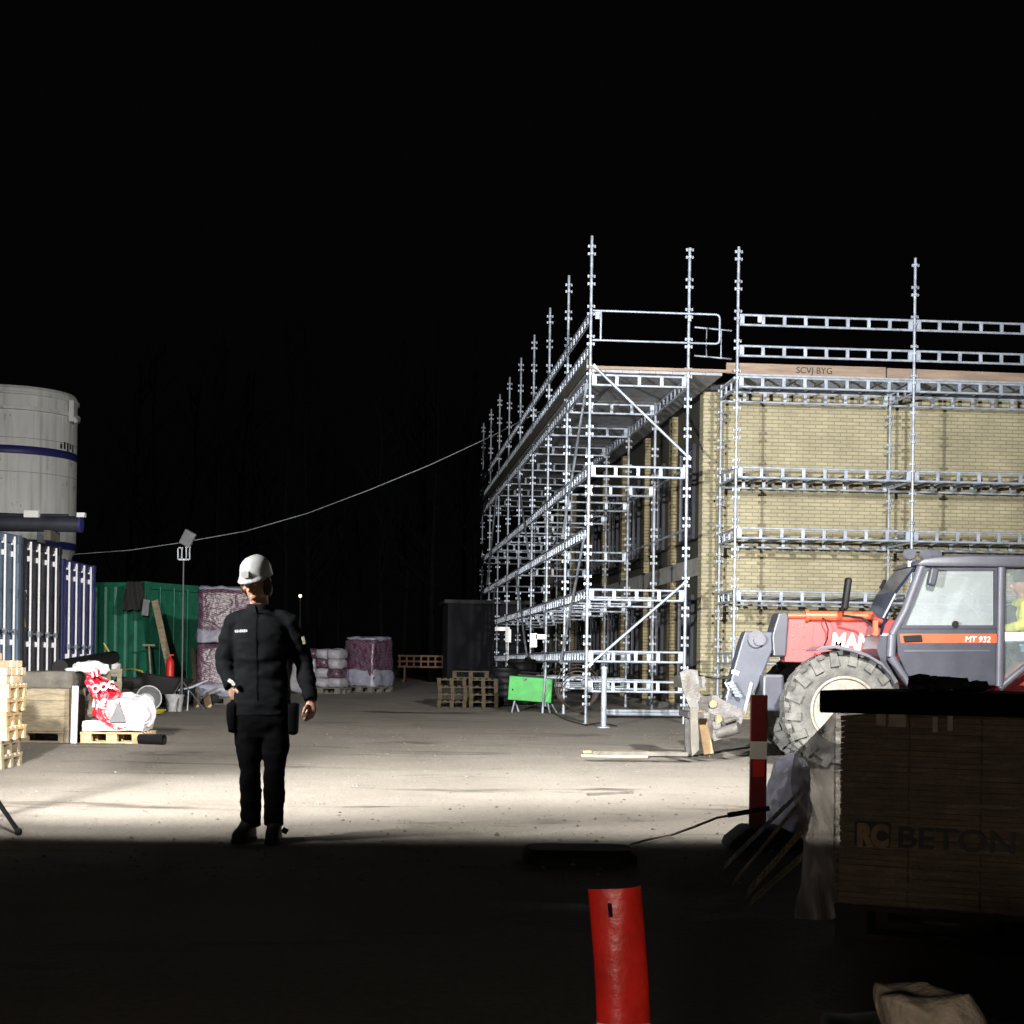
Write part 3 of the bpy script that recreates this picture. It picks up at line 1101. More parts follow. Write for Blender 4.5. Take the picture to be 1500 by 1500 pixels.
CX = -8.5
ctop = [3.24, 3.22, 3.02]
for i, (y0, fr, bd, lab) in enumerate(((25.86, M['cont_grey'], M['cont_grey'], 'grey blue container nearest on the left, cut off by the picture edge'),
                                       (28.40, M['cont_dark'], M['cont_dark'], 'black container with four tall white lock bars between the grey and navy ones'),
                                       (30.92, M['cont_blue'], M['cont_blue'], 'navy blue container with white lock bars beside the green container'))):
    zb = ctop[i] - 2.59
    c = container('shipping_container', (CX, y0 + 1.22, zb), 0, bd, lab, True, fr)
    bl = thing('timber_bearers', (CX, y0 + 1.22, g(y0)), ('damp timber bearers under the grey blue container', 'damp timber bearers under the black container', 'damp timber bearers under the navy container')[i], 'timber', 0, 'bearers under the containers')
    hh = zb - g(y0 + 1.2)
    for yy in (-1.0, 0, 1.0):
        m = MB()
        n = 3
        for k in range(n):
            m.box((-3, yy, hh * (k + .5) / n - .02), (6.2, .2, hh / n - .006))
        m.build('beam', M['wood_dark'], bl)
MB().box((0, 0, .06), (.004, .20, .07)).box((0, .02, -.05), (.004, .18, .025)).build('data_plate', M['whitefilm'], bpy.data.objects['shipping_container.001'], loc=(-.03, -.98, 1.6))
m = MB()
m.prism([(-.09, 0), (.09, 0), (0, .17)], 0, .006)
m.move(Matrix.Rotation(PI / 2, 4, 'Z'))
m.build('warning_triangle', M['yellow_hose'], bpy.data.objects['shipping_container.001'], loc=(-.03, -.98, 1.05))

# green container, corner towards the yard
c0 = at(215, 852, 36.0)
rz = math.atan2(-.43, .9)
# door end direction (.43,.9): middle of door end is 1.22 along it from the near corner
zg = g(36) - .02
mid = Vector((c0.x, 36.0, 0)) + Vector((.43, .9, 0)) * 1.22
gc = container('shipping_container', (mid.x, mid.y, c0.z - 2.59), rz, M['cont_green'], 'green corrugated container with corner towards the yard, timber leaning on it', False, None, True)
m = MB()
for yy in (-.75, -.25, .25):
    m.tube((.012, yy, .06), (.012, yy, 2.5), .02, 8)
m.build('lock_bar', M['cont_green'], gc, smooth=50)
# dark tarp and junction box on its near corner
q = at(198, 873, 35.7)
m = MB()
nx, nz_ = 10, 10
vv = [[m.bm.verts.new(((i / nx - .5) * (.36 + .14 * (1 - j / nz_)) - .05 * (1 - j / nz_), .03 * math.sin(i * 1.3 + j * .4), (j / nz_ - .5) * .62 + .02 * math.sin(i * 1.7) * (j == 0))) for i in range(nx + 1)] for j in range(nz_ + 1)]
for j in range(nz_):
    for i in range(nx):
        m.bm.faces.new((vv[j][i], vv[j][i + 1], vv[j + 1][i + 1], vv[j + 1][i]))
tag(m.build('tarpaulin', M['black_matt'], loc=q, rz=.2, smooth=True), 'black tarpaulin hung over the top corner of the green container', 'tarpaulin')
q = at(214, 890, 35.5)
jb = MB().box((0, 0, 0), (.15, .12, .36), Euler((0, .12, 0))).bevel(.012, 2).tube((-.02, -.02, .17), (-.04, .1, .3), .012)
tag(jb.build('junction_box', M['lamp_body'], loc=q), 'grey electrical box hung on the corner of the green container', 'electrical box')
# plank leaning on the container end
a, b = at(227, 880, 35.2), gp(262, 1042)
b = Vector((at(262, 1005, 34.4).x, 34.2, g(34.2)))
tag(MB().bar(a, b, .14, .05, (0, 1, 0)).build('leaning_plank', M['wood_grey']), 'long plank leaning on the green container end', 'plank')
a, b = at(290, 958, 36.2), gp(306, 1036)
tag(MB().bar(a, b, .13, .05, (0, 1, 0)).build('leaning_plank', M['wood']), 'short plank leaning at the purple wrapped stack, right of the green container', 'plank')
a, b = at(283, 950, 36.6), gp(288, 1036)
tag(MB().bar(a, b, .10, .05, (0, 1, 0)).build('leaning_plank', M['wood_grey']), 'thin upright plank leaning at the right edge of the green container', 'plank')
a, b = at(218, 945, 35.2), at(223, 1010, 34.8)
tag(MB().tube(a, Vector((b.x, b.y, g(34.8))), .022).box(a, (.26, .04, .04)).build('shovel_handle', M['wood_grey'], smooth=50), 'wooden tool handle leaning on the green container', 'tool handle')

# ------------------------------------------------------------------ silo
q = at(12, 700, 40)
SR = 1.62
sl = thing('silo', (q.x, 40, g(40)), 'tall dirty white silo with navy bands behind the containers', 'silo')
sz = lambda py: at(60, py, 38.45).z - g(40)
zt, zb = sz(566), sz(800)
m = MB()
m.lathe([(SR, zb), (SR, sz(600)), (SR + .07, sz(599)), (SR + .07, sz(594)), (SR, sz(593)), (SR, sz(577)), (SR + .05, sz(576)), (SR + .05, sz(573)), (SR, sz(572)),
         (SR, sz(568)), (SR * .97, zt + .04), (SR * .6, zt + .12), (.1, zt + .15)], 64)
m.build('shell', M['silo'], sl, smooth=25)
for y0, y1 in ((652, 664), (752, 757), (789, 800)):
    MB().lathe([(SR + .004, sz(y1)), (SR + .006, sz(y1) + .002), (SR + .006, sz(y0)), (SR + .004, sz(y0))], 64, cap=False).build('band', M['navy'], sl, smooth=True)
for y0 in (640, 690):
    MB().lathe([(SR + .001, sz(y0 + .8)), (SR + .005, sz(y0 + .4)), (SR + .001, sz(y0))], 64, cap=False).build('weld_seam', M['galv_dull'], sl, smooth=True)
m = MB().lathe([(.25, .6), (SR * .98, zb - .02), (SR, zb)], 48)
m.build('cone', M['silo'], sl, smooth=25)
for k in range(4):
    a = PI / 4 + k * PI / 2
    MB().bar((SR * 1.02 * math.cos(a), SR * 1.02 * math.sin(a), -.02), (SR * 1.02 * math.cos(a), SR * 1.02 * math.sin(a), zb + .4), .16, .16).build('leg', M['galv_dull'], sl)
MB().box((SR + .05, -.5, sz(592)), (.12, .14, .5)).path([(SR + .05, -.5, sz(600)), (SR + .12, -.5, sz(604)), (SR + .16, -.5, sz(609))], .05).build('filter_hose', M['white_letter'], sl)
lt = MB()
for k in range(5):
    lt.box((k * .13, 0, .06 + .03 * (k % 2)), (.07, .004, .12 + .05 * (k % 3)))
for v in lt.bm.verts:
    a = -.44 + v.co.x / SR
    v.co = Vector(((SR + .012) * math.cos(a), (SR + .012) * math.sin(a), v.co.z + sz(650)))
bpy.context.view_layer.update()
lt.build('lettering', M['dark_letter'], sl)
# dark pipes lying on the container roof
for i, (py, r, dx, lab) in enumerate(((768, .145, 0, 'thick dark pipe lying across the black container roof in front of the silo'), (757, .05, -.4, 'thinner dark pipe resting on top of the thick roof pipe'))):
    a, b = at(-60, py, 29.2), at(116 + dx * 40, py, 29.2)
    a.z = b.z
    t = thing('roof_pipe', a, lab, 'pipe', 0, None)
    Lp = (b - a).length
    MB().lathe([(r * .8, 0), (r, 0), (r, Lp), (r * .8, Lp), (r * .8, Lp - .3)], 16, axis='X').build('tube', M['cont_dark'], t, smooth=40)
    if i == 0:
        MB().lathe([(r * 1.02, Lp + .002), (r * 1.02, Lp + .05), (r * .3, Lp + .05)], 16, axis='X').build('end_cap', M['navy'], t, smooth=40)
        MB().box((Lp + .05, -.05, .16), (.14, .12, .08)).build('strap', M['white_letter'], t)
        MB().box((Lp * .62, -.1, .16), (.26, .12, .12)).build('tag_plate', M['white_letter'], t)
        for xx in (.25, 1.6):
            MB().b2((xx, -.3, 3.223 - a.z), (xx + .12, .3, -r * .94)).build('bearer', M['wood_dark'], t)

# ------------------------------------------------------------------ lamp mast
q = gp(266, 1042)
tz = at(266, 800, q.y).z - q.z
ml = thing('lamp_mast', q, 'thin pole with an unlit floodlight head before the green container', 'lamp mast')
MB().tube((0, 0, 0), (0, 0, tz - .25), .015, 8).build('pole', M['mast'], ml, smooth=50)
for a in (0, 2.1, 4.2):
    MB().tube((0, 0, .55), (.45 * math.cos(a + .5), .45 * math.sin(a + .5), .0), .011, 6).build('leg', M['mast'], ml)
m = MB().box((0, 0, tz - .24), (.2, .03, .03))
for x in (-.1, -.03, .05, .11):
    m.box((x, 0, tz - .13), (.02, .03, .22))
m.box((-.06, 0, tz - .03), (.1, .03, .02)).box((.08, 0, tz - .02), (.1, .03, .02))
m.build('bracket', M['galv'], ml)
MB().box((.07, 0, tz + .14), (.22, .1, .28), Euler((.2, .5, 0))).bevel(.02, 2).build('lamp_head', M['lamp_body'], ml)

# ------------------------------------------------------------------ pallets
def pallet_mb(L=1.2, W=.8, seed=0, boards=5):
    r = random.Random(seed)
    m = MB()
    for i in range(boards):
        y = -W / 2 + .05 + i * (W - .1) / (boards - 1)
        m.box((0, y, .133), (L, .10 if i % 2 else .125, .021), Euler((0, 0, r.uniform(-.006, .006))))
    for x in (-L / 2 + .07, 0, L / 2 - .07):
        m.box((x, 0, .1115), (.14, W, .021))
        for y in (-W / 2 + .055, 0, W / 2 - .055):
            m.box((x, y, .0615), (.135, .1, .078))
    for y in (-W / 2 + .055, 0, W / 2 - .055):
        m.box((0, y, .0115), (L, .1, .021))
    return m


me_pal = pallet_mb().mesh('pallet', M['wood'])
me_pal2 = pallet_mb(seed=3).mesh('pallet', M['wood_grey'])
me_pal3 = pallet_mb(seed=5).mesh('pallet', M['wood_dim'])
ords = ('lowest', 'second lowest', 'third lowest', 'fourth lowest', 'fifth lowest', 'topmost')
b0 = gp(0, 1128)
PX, PY = at(30, 1100, b0.y).x - .80, b0.y + .42
z = g(PY)
for i in range(6):
    o = link('pallet', me_pal2 if i < 2 else me_pal, None, (PX + RND.uniform(-.03, .03), PY + RND.uniform(-.02, .02), z), RND.uniform(-.04, .04) + .06)
    tag(o, ords[i] + ' pallet of the bright stack at the left picture edge', 'pallet', 'pallets stacked at the left edge')
    z += .1455
boards = [(.0, .0, 1.22, .085), (.02, -.02, 1.2, .08), (-.02, .02, 1.18, .07), (-.13, 0, 1.0, .075), (-.14, .01, .98, .07)]
nm = ('lowest', 'second', 'third', 'fourth', 'topmost')
for i, (dx, dy, ln, hh) in enumerate(boards):
    m = MB()
    for k in range(4):
        m.box((dx + RND.uniform(-.012, .012), -.33 + k * .2 + RND.uniform(-.01, .01), hh / 2), (ln + RND.uniform(-.03, .03), .17, hh - .004), Euler((0, 0, RND.uniform(-.012, .012))))
    o = m.build('timber_layer', M['wood_pale'], loc=(PX, PY, z), rz=.05 + RND.uniform(-.03, .03))
    tag(o, nm[i] + ' layer of pale sawn timber on the pallet stack at the left edge', 'timber', 'timber layers on the left pallet stack')
    z += hh + .002

# crate of pallet collars beside it
q = gp(72, 1088)
CRX = at(104, 1080, q.y).x - .63
cr = thing('collar_crate', (CRX, q.y + .4, q.z + .146), 'wooden crate of stacked pallet collars under a dark sheet', 'crate')
o = link('pallet', me_pal2, None, (CRX, q.y + .4, q.z))
tag(o, 'grey pallet under the crate of wooden collars', 'pallet')
for i in range(3):
    m = MB()
    z0, z1 = .002 + i * .197, .195 + i * .197
    m.b2((-.6, -.4, z0), (.6, -.38, z1)).b2((-.6, .38, z0), (.6, .4, z1)).b2((-.6, -.38, z0), (-.58, .38, z1)).b2((.58, -.38, z0), (.6, .38, z1))
    m.build('collar', M['wood_grey'], cr)
m = MB().lump((0, 0, .66), (1.26, .86, .22), 8, .02, 5, .08)
m.build('cover_sheet', M['wood_dark'], cr, smooth=True)
q2 = at(110, 1035, q.y - .1)
tag(MB().box((0, 0, .37), (.085, .05, .74), Euler((0, .02, 0))).bevel(.008, 1).build('steel_post', M['galv'], loc=(q2.x, q.y - .12, g(q.y)), rz=.2), 'galvanised post standing at the corner of the collar crate', 'post')
# slanting black pipe above it
a, b = at(88, 978, 23.2), at(166, 963, 27.5)
tag(MB().path([a, b], [.115, .11], 14).build('drain_pipe', M['black'], smooth=40), 'black drain pipe lying aslant on the crate and the upright pallet', 'pipe')
# upright pallet grid
q = at(150, 1030, 27.2)
m = MB()
for x in (-.19, .09, .27):
    m.box((x, 0, .40), (.075, .03, .80))
for z in (.08, .33, .55, .76):
    m.box((.04, -.026, z), (.56, .022, .085))
tag(m.build('lattice_panel', M['wood_grey'], loc=(q.x, 27.2, g(27.2)), rot=(-.05, 0, 0)), 'upright wooden lattice panel behind the red and white film', 'lattice')

# insulation under torn film
q = gp(163, 1089)
IP = Vector((q.x, q.y + .4, q.z))
o = link('pallet', pallet_mb(.80, .8, 9).mesh('pallet', M['wood']), None, IP)
tag(o, 'small pallet under the torn red and white film', 'pallet')
ins = thing('wrapped_insulation', IP + Vector((0, 0, .145)), 'torn pale film over leftover insulation with printed red flap', 'insulation pack')
MB().crumple((0, 0, .075), (.76, .72, .13), 26, .03, 2, .15, 7).build('film_skirt', M['whitefilm'], ins, smooth=True)
m = MB().crumple((.13, 0, .25), (.56, .60, .34), 30, .085, 4, .7, 5)
for v in m.bm.verts:
    t = max(0, min(1, v.co.z / .45))
    v.co.x = v.co.x * (1 - .15 * t) + .04 * t
m.build('film', M['pinkfilm'], ins, smooth=True)
m = MB().prism([(-.02, .0), (.19, .0), (.10, .26)], -.36, -.30)
m.build('dark_pack', M['lamp_body'], ins, loc=(.0, -.09, .13))
m = MB()
m.crumple((.31, -.14, .24), (.15, .34, .36), 24, .06, 8, .7, 6)
m.build('film_fold', M['whitefilm'], ins, smooth=True)
# printed flap standing up at its left
nu, nv = 26, 34
m = MB()
vv = []
path = [(-.10, .10), (-.22, .08), (-.30, .22), (-.27, .38), (-.31, .52), (-.36, .66), (-.40, .76), (-.44, .86)]
for j in range(nv + 1):
    t = j / nv * (len(path) - 1)
    i0 = min(int(t), len(path) - 2)
    f = t - i0
    x0 = path[i0][0] * (1 - f) + path[i0 + 1][0] * f
    z0 = path[i0][1] * (1 - f) + path[i0 + 1][1] * f
    w = .34 + .10 * math.sin(j * .35)
    row = []
    for i in range(nu + 1):
        u = i / nu
        p = Vector((x0 + u * w, -.26 + .14 * math.sin(u * 5 + j * .22) + .05 * math.sin(u * 13 + j * .5), z0 - .08 * u * u + .03 * math.sin(u * 9)))
        p += noise.noise_vector(p * 7) * .03
        row.append(m.bm.verts.new(p))
    vv.append(row)
for j in range(nv):
    for i in range(nu):
        m.bm.faces.new((vv[j][i], vv[j][i + 1], vv[j + 1][i + 1], vv[j + 1][i]))
fl = m.build('printed_flap', M['redwhite'], ins, smooth=True)
for s, x, z, rt_ in (('OOC', -.25, .50, -.25), ('DE', -.25, .33, .15), ('TI', -.28, .70, -.2)):
    tm = MB().text(s, .13, .003, (0, 0, 0), bold=.006)
    tm.move(Matrix.Translation((x, -.42, z)) @ Matrix.Rotation(rt_, 4, 'Y'))
    tm.build('lettering', M['white_letter'], fl)
m = MB().crumple((-.30, -.18, .84), (.34, .22, .10), 22, .07, 12, .5, 7).crumple((-.52, -.2, .80), (.26, .08, .035), 14, .02, 13, .5, 9)
m.build('film_end', M['whitefilm'], ins, smooth=True)
q = gp(225, 1091)
m = MB().lathe([(.03, .0), (.065, .0), (.068, .03), (.068, .36), (.062, .36), (.062, .3)], 18, axis='X')
o = m.build('black_roll', M['black'], loc=(q.x - .2, q.y + .1, q.z + .068), rz=-.35, smooth=40)
tag(o, 'short black plastic pipe roll lying on the ground beside the film covered pallet', 'pipe roll')

# ------------------------------------------------------------------ clutter before the green container
def put(px, py):
    return gp(px, py)


q = put(185, 1040)
m = MB().lump((0, 0, .26), (.75, .5, .52), 8, .06, 21, .4).lump((.1, -.15, .5), (.5, .4, .2), 6, .05, 22, .5)
tag(m.build('machine_cover', M['black_matt'], loc=q, smooth=True), 'black covered machine standing before the green container', 'covered machine')
tag(MB().box((0, 0, .12), (.16, .1, .24)).tube((0, 0, .24), (0, 0, .3), .03).bevel(.01, 1).build('canister', M['whitefilm'], loc=q + Vector((-.18, -.05, .6))), 'small white canister on top of the black covered machine', 'canister')
q = put(235, 1040)
wb = thing('wheelbarrow', q, 'dark wheelbarrow with load tipped forward before the green container', 'wheelbarrow', .2)
m = MB().rings([(0, 0, .3, .25, .2), (0, 0, .38, .33, .26), (0, 0, .62, .52, .33), (0, 0, .63, .54, .35), (0, 0, .60, .50, .31)], 20, 3)
m.move(Matrix.Rotation(.12, 4, 'Y'))
m.build('tray', M['black_matt'], wb, smooth=40)
MB().lathe([(.05, -.04), (.17, -.045), (.19, -.02), (.19, .02), (.17, .045), (.05, .04)], 18, axis='Y', c=(-.62, 0, .19)).build('wheel', M['tyre'], wb, smooth=40)
m = MB()
for s in (-1, 1):
    m.path([(-.62, s * .07, .19), (-.1, s * .16, .28), (.55, s * .24, .42), (.85, s * .27, .56)], .018)
    m.path([(.25, s * .2, .33), (.3, s * .22, .0), (.48, s * .22, .0), (.5, s * .24, .4)], .014)
m.build('frame', M['galv'], wb, smooth=50)
for px, py, r, lab in ((225, 1046, .21, 'dirty grey bucket on its side under the wheelbarrow'), (257, 1042, .17, 'pale bucket at the foot of the lamp mast')):
    q = put(px, py)
    m = MB().lathe([(r * .75, 0), (r, r * 1.7), (r * 1.05, r * 1.7), (r * 1.05, r * 1.8), (r * .95, r * 1.8), (r * .72, .03)], 20)
    if px == 225:
        m.move(Matrix.Translation((-.1, -.1, r)) @ Matrix.Rotation(1.35, 4, Vector((1, .4, 0))))
    tag(m.build('bucket', M['bucket'], loc=q + Vector((0, -.1, 0)), smooth=40), lab, 'bucket')
q = at(249, 980, 34.0)
fe = thing('gas_bottle', q + Vector((0, 0, -.35)), 'bright red bottle with white foot before the green container', 'gas bottle')
MB().lathe([(.07, .13), (.085, .15), (.085, .5), (.05, .57), (.02, .6), (.02, .64)], 16).box((.03, 0, .64), (.1, .03, .03)).build('body', M['red'], fe, smooth=35)
MB().lathe([(.075, 0), (.08, .02), (.08, .125), (.06, .127)], 16).build('foot', M['white_letter'], fe, smooth=35)
q2 = put(252, 1034)
m = MB().lump((0, .3, (q.z - .35 - q2.z) / 2), (.9, .5, (q.z - .45 - q2.z)), 8, .03, 31, .3)
tag(m.build('covered_pile', M['black_matt'], loc=Vector((q.x, 33.75, g(34))), smooth=True), 'black sheeted pile carrying the red bottle', 'covered pile')
hp = [(152, 942, 30), (160, 955, 30), (168, 968, 30.2), (178, 980, 30.5), (195, 980, 31), (208, 983, 31.2), (211, 990, 31.2)]
tag(MB().path([at(*p) for p in hp], .016, 6).build('hose', M['yellow_hose'], smooth=60), 'yellow hose draped over the black covered machine', 'hose')
m = MB()
cc0 = put(215, 1046)
for k in range(3):
    m.path([cc0 + Vector(((.3 + .03 * k) * math.cos(a * .4), (.3 + .03 * k) * math.sin(a * .4) - .2, .03 + .025 * k)) for a in range(17)], .014, 6)
tag(m.build('hose', M['yellow_hose'], smooth=60), 'yellow hose coiled on the ground before the wheelbarrow', 'hose')
q = put(205, 1036)
tag(MB().lump((0, .6, .2), (1.5, .5, .4), 10, .08, 41, .4).build('rubble_heap', M['rubble'], loc=q, smooth=True), 'low dark heap of scrap along the foot of the green container', 'scrap heap')
q = put(295, 1032)
tag(MB().lump((0, .2, .2), (.9, .5, .4), 10, .10, 42, .5).build('rubble_heap', M['rubble'], loc=q, smooth=True), 'low dark heap of scrap by the leaning planks right of the green container', 'scrap heap')
q = put(297, 1015)
tag(MB().lump((0, .2, .35), (.42, .3, .5), 8, .06, 43, .6).build('sack', M['white_wrap'], loc=q, smooth=True), 'pale sack slumped at the foot of the purple wrapped stack', 'sack')

# ------------------------------------------------------------------ wrapped goods at the back
def wrapped(loc, w, d, h, label, rz, skirt=.35, tiers=1):
    t = thing('wrapped_stack', loc, label, 'wrapped stack', rz, 'film wrapped goods at the back of the yard')
    hh = h / tiers
    for k in range(tiers):
        MB().lump((0, 0, .14 + hh * (k + .5)), (w, d, hh - .02), 10, .035, k + int(w * 10), .10, 3).build('pack', M['purple_wrap'], t, smooth=True)
        if skirt:
            MB().lump((0, 0, .14 + hh * k + hh * skirt / 2), (w + .05, d + .05, hh * skirt), 10, .05, k + 3, .12, 4).build('film_skirt', M['white_wrap'], t, smooth=True)
    MB().lump((0, 0, .14 + h), (w * .98, d * .98, .09), 8, .05, 8, .25, 5).build('film_top', M['white_wrap'], t, smooth=True)
    pallet_mb(w * .97, d * .97).build('pallet', M['wood_dark'], t)
    return t


q = gp(540, 1014)
wrapped((q.x, q.y, q.z), .80, 1.05, 1.16, 'purple printed stack with pale film skirt, rightmost of the wrapped stacks', -.42)
for x0 in (-.42, .42):
    pass
q = gp(318, 1032)
wrapped((q.x + .16, q.y + .4, q.z), 1.2, 1.0, 2.15, 'tall double purple stack between the green container and the person', .1, .25, 2)
q = gp(476, 1016)
t = thing('bag_stack', (q.x, q.y + .2, q.z), 'pile of pale bulging bags beside the purple stack', 'bag stack', -.25)
pallet_mb(1.0, .8).build('pallet', M['wood_dark'], t)
for i in range(3):
    for j in range(4):
        MB().lump((-.32 + i * .32, -.1 + RND.uniform(-.05, .05), .26 + j * .225), (.34, .6, .24), 6, .04, i * 5 + j, .55, 4).build('bag', M['bag'] if (i + j) % 3 else M['purple_wrap'], t, smooth=True)
q = gp(440, 1016)
tag(MB().lump((0, 0, .38), (.4, .5, .75), 8, .06, 51, .4).build('sack', M['bag'], loc=q, smooth=True), 'pale sack showing between the body and the arm of the person', 'sack')
q = gp(627, 1000)
ob = thing('barrier', (q.x, q.y, q.z), 'dim orange plastic barrier in the dark at the back', 'barrier', -.1)
m = MB()
for i in range(9):
    m.box((-.85 + i * .2125, 0, .62), (.05, .03, .32))
for z in (.46, .62, .78):
    m.box((0, 0, z), (1.8, .035, .05))
m.build('panel', M['orange_mesh'], ob)
for s in (-1, 1):
    MB().box((s * .7, 0, .25), (.05, .04, .5)).box((s * .7, 0, .03), (.08, .5, .06)).build('leg', M['orange_mesh'], ob)
# pallet pile near the drums
q = gp(684, 1037)
z = q.z
for col in (0, 1):
    z = q.z
    for i in range(4):
        o = link('pallet', me_pal3, None, (q.x - .30 + col * .62, q.y + .3 + col * .05 + RND.uniform(-.03, .03), z), PI / 2 + RND.uniform(-.05, .05))
        o.scale = (.5, .72, 1.0)
        tag(o, (('lowest', 'second lowest', 'third lowest', 'topmost')[i]) + ' pallet of the ' + ('left' if col == 0 else 'right') + ' column in the dim pile left of the drums', 'pallet', 'dim pallets left of the drums')
        z += .146
o = link('pallet', me_pal3, None, (q.x + .05, q.y + .4, z), .04)
o.scale = (.6, .9, 1)
tag(o, 'pallet bridging the two columns of the dim pile left of the drums', 'pallet', 'dim pallets left of the drums')

# ------------------------------------------------------------------ trees
def tree(x, y, h, lean, seed, label):
    r = random.Random(seed)
    t = thing('bare_tree', (x, y, g(y)), label, 'tree', r.uniform(0, 6), 'bare trees in the dark behind the yard')
    pts = [Vector((lean * (k / 6) ** 1.4 + r.uniform(-.08, .08), r.uniform(-.08, .08), h * k / 6 - .05)) for k in range(7)]
    r0 = .05 + .006 * h
    MB().path(pts, [r0 * (1 - .13 * k) for k in range(7)], 7).build('trunk', M['bark'], t, smooth=True)
    m = MB()

    def branch(p, d, L, rad, lvl):
        q = p
        pp = [q]
        for s in range(4):
            d = (d + Vector((r.uniform(-.25, .25), r.uniform(-.25, .25), .16))).normalized()
            q = q + d * L / 4
            pp.append(q)
        m.path(pp, [rad * (1 - .2 * k) for k in range(5)], 4, cap=False)
        if lvl:
            for k in range(3):
                s = r.randint(1, 4)
                a = r.uniform(0, 2 * PI)
                branch(pp[s], (d + Vector((math.cos(a), math.sin(a), .35)) * .8).normalized(), L * .55, rad * .55, lvl - 1)
    for k in range(16):
        f = r.uniform(.25, .98)
        i = min(5, int(f * 6))
        p = pts[i].lerp(pts[i + 1], f * 6 - i)
        a = r.uniform(0, 2 * PI)
        branch(p, Vector((math.cos(a), math.sin(a), .75)).normalized(), h * .26 * (1.15 - f), r0 * .33, 2)
    m.build('crown', M['bark'], t)


for i in range(20):
    Y = RND.uniform(48, 64)
    px = 180 + i * 27 + RND.uniform(-12, 12)
    X = (px - 750) / FOC * Y
    tree(X, Y, RND.uniform(7.5, 12), RND.uniform(-.9, .9), 100 + i, 'thin bare tree in the darkness beyond the back of the yard')
# far lamp
q = at(440, 873, 120)
fl = thing('street_lamp', (q.x, 120, g(120)), 'tiny lit lamp far off in the dark behind the person', 'street lamp')
MB().tube((0, 0, 0), (0, 0, q.z - g(120)), .06).build('pole', M['galv_dull'], fl)
MB().ball((0, -.05, q.z - g(120)), .11, 10).build('lamp', M['lamp_glow'], fl)
# ------------------------------------------------------------------ person
FP = gp(381, 1233)
FP.y += .0
FP.z = g(FP.y)
per = thing('person', FP, 'person in white helmet, charcoal jacket and black trousers walking towards the viewer, looking down', 'person')
k_ = FP.y / FOC


def L(px, py, y=0.0):
    q = at(px, py, FP.y + y)
    return Vector((q.x - FP.x, y, q.z - FP.z))


HD = L(376, 855, -.04)          # centre of the head
skin = MB()
# torso, hips and neck
skin.rings([(.0, .02, .78, .15, .10), (0, .02, .95, .155, .11), (0, .01, 1.1, .14, .10), (-.005, 0, 1.3, .165, .115), (-.01, 0, 1.38, .15, .09), (-.02, 0, 1.44, .075, .065), (-.025, -.005, 1.52, .058, .06), (-.025, -.015, 1.58, .056, .06)], 20)
# legs
LA = [L(363, 1060), L(366, 1125, -.03), L(368, 1205, .02)]
LB = [L(405, 1060), L(402, 1125, -.05), L(401, 1205, -.02)]
for leg in (LA, LB):
    skin.path([leg[0], leg[0].lerp(leg[1], .5), leg[1], leg[1].lerp(leg[2], .35), leg[2]], [.085, .078, .055, .056, .038], 12)
# arms: right arm of the person is on the left in the picture
SA, EA, WA = L(344, 911), L(328, 971, .05), L(340, 1005, -.05)
SB, EB, WB = L(422, 912), L(445, 972, .05), L(455, 1026, -.05)
HA = L(346, 1024, -.03)
for s, e, w in ((SA, EA, WA), (SB, EB, WB)):
    skin.path([s, s.lerp(e, .5), e, e.lerp(w, .4), w], [.055, .05, .042, .04, .028], 10)


def hand(w, d, side, curl, palm_n):
    """w wrist, d direction of the hand, side = direction of the thumb, palm_n = way the palm faces"""
    d, side, palm_n = d.normalized(), side.normalized(), palm_n.normalized()
    k = w + d * .085
    skin.path([w, w + d * .03, w + d * .06, k], [.027, .034, .038, .034], 10, squash=.6)
    skin.path([w + d * .05 - side * .022, k - side * .026], [.018, .017], 8)
    for i, (o, ln) in enumerate(((.030, .070), (.010, .080), (-.011, .074), (-.031, .058))):
        p = k + side * o - d * .012
        q = p + d * ln * .42 + palm_n * ln * .12 * curl
        r2 = q + (d * (1 - .5 * curl) + palm_n * .8 * curl) * ln * .34
        e = r2 + (d * (1 - .9 * curl) + palm_n * 1.0 * curl) * ln * .26
        skin.path([p, q, r2, e], [.0098, .0092, .0085, .0068], 8)
    p = w + d * .028 + side * .028
    q = p + (d * .6 + side * .75) * .036
    r2 = q + (d * .95 + side * .15 + palm_n * .25) * .030
    skin.path([p, q, r2, r2 + (d + palm_n * .3) * .020], [.014, .0125, .0105, .008], 8)


hand(WB, L(455, 1045, -.06) - WB, Vector((-.55, -.8, 0)), .75, Vector((-.8, .4, 0)))
hand(WA, HA - WA, Vector((.5, -.8, .2)), .6, Vector((.6, .6, -.3)))
# head, turned to the person's right and bowed
hs = MB()
hs.ball((0, 0, .03), (.076, .096, .105), 20)
hs.rings([(0, -.035, -.115, .022, .018), (0, -.035, -.105, .036, .036), (0, -.028, -.07, .054, .058), (0, -.015, -.03, .064, .075), (0, -.005, .02, .068, .082)], 20)
hs.path([(0, -.088, .035), (0, -.100, .015), (0, -.116, -.010), (0, -.100, -.018)], [.010, .012, .016, .012], 8)
for s in (-1, 1):
    hs.ball((s * .073, .01, .0), (.010, .020, .032), 8)
    hs.ball((s * .012, -.098, -.012), (.010, .011, .009), 8)
    hs.ball((s * .044, -.062, -.005), (.024, .026, .022), 8)
    hs.path([(s * .012, -.090, .042), (s * .035, -.090, .047), (s * .056, -.074, .038)], [.008, .009, .007], 6)
hs.path([(-.024, -.082, -.062), (0, -.093, -.060), (.024, -.082, -.062)], [.006, .0085, .006], 6)
hs.path([(-.022, -.080, -.072), (0, -.091, -.073), (.022, -.080, -.072)], [.006, .009, .006], 6)
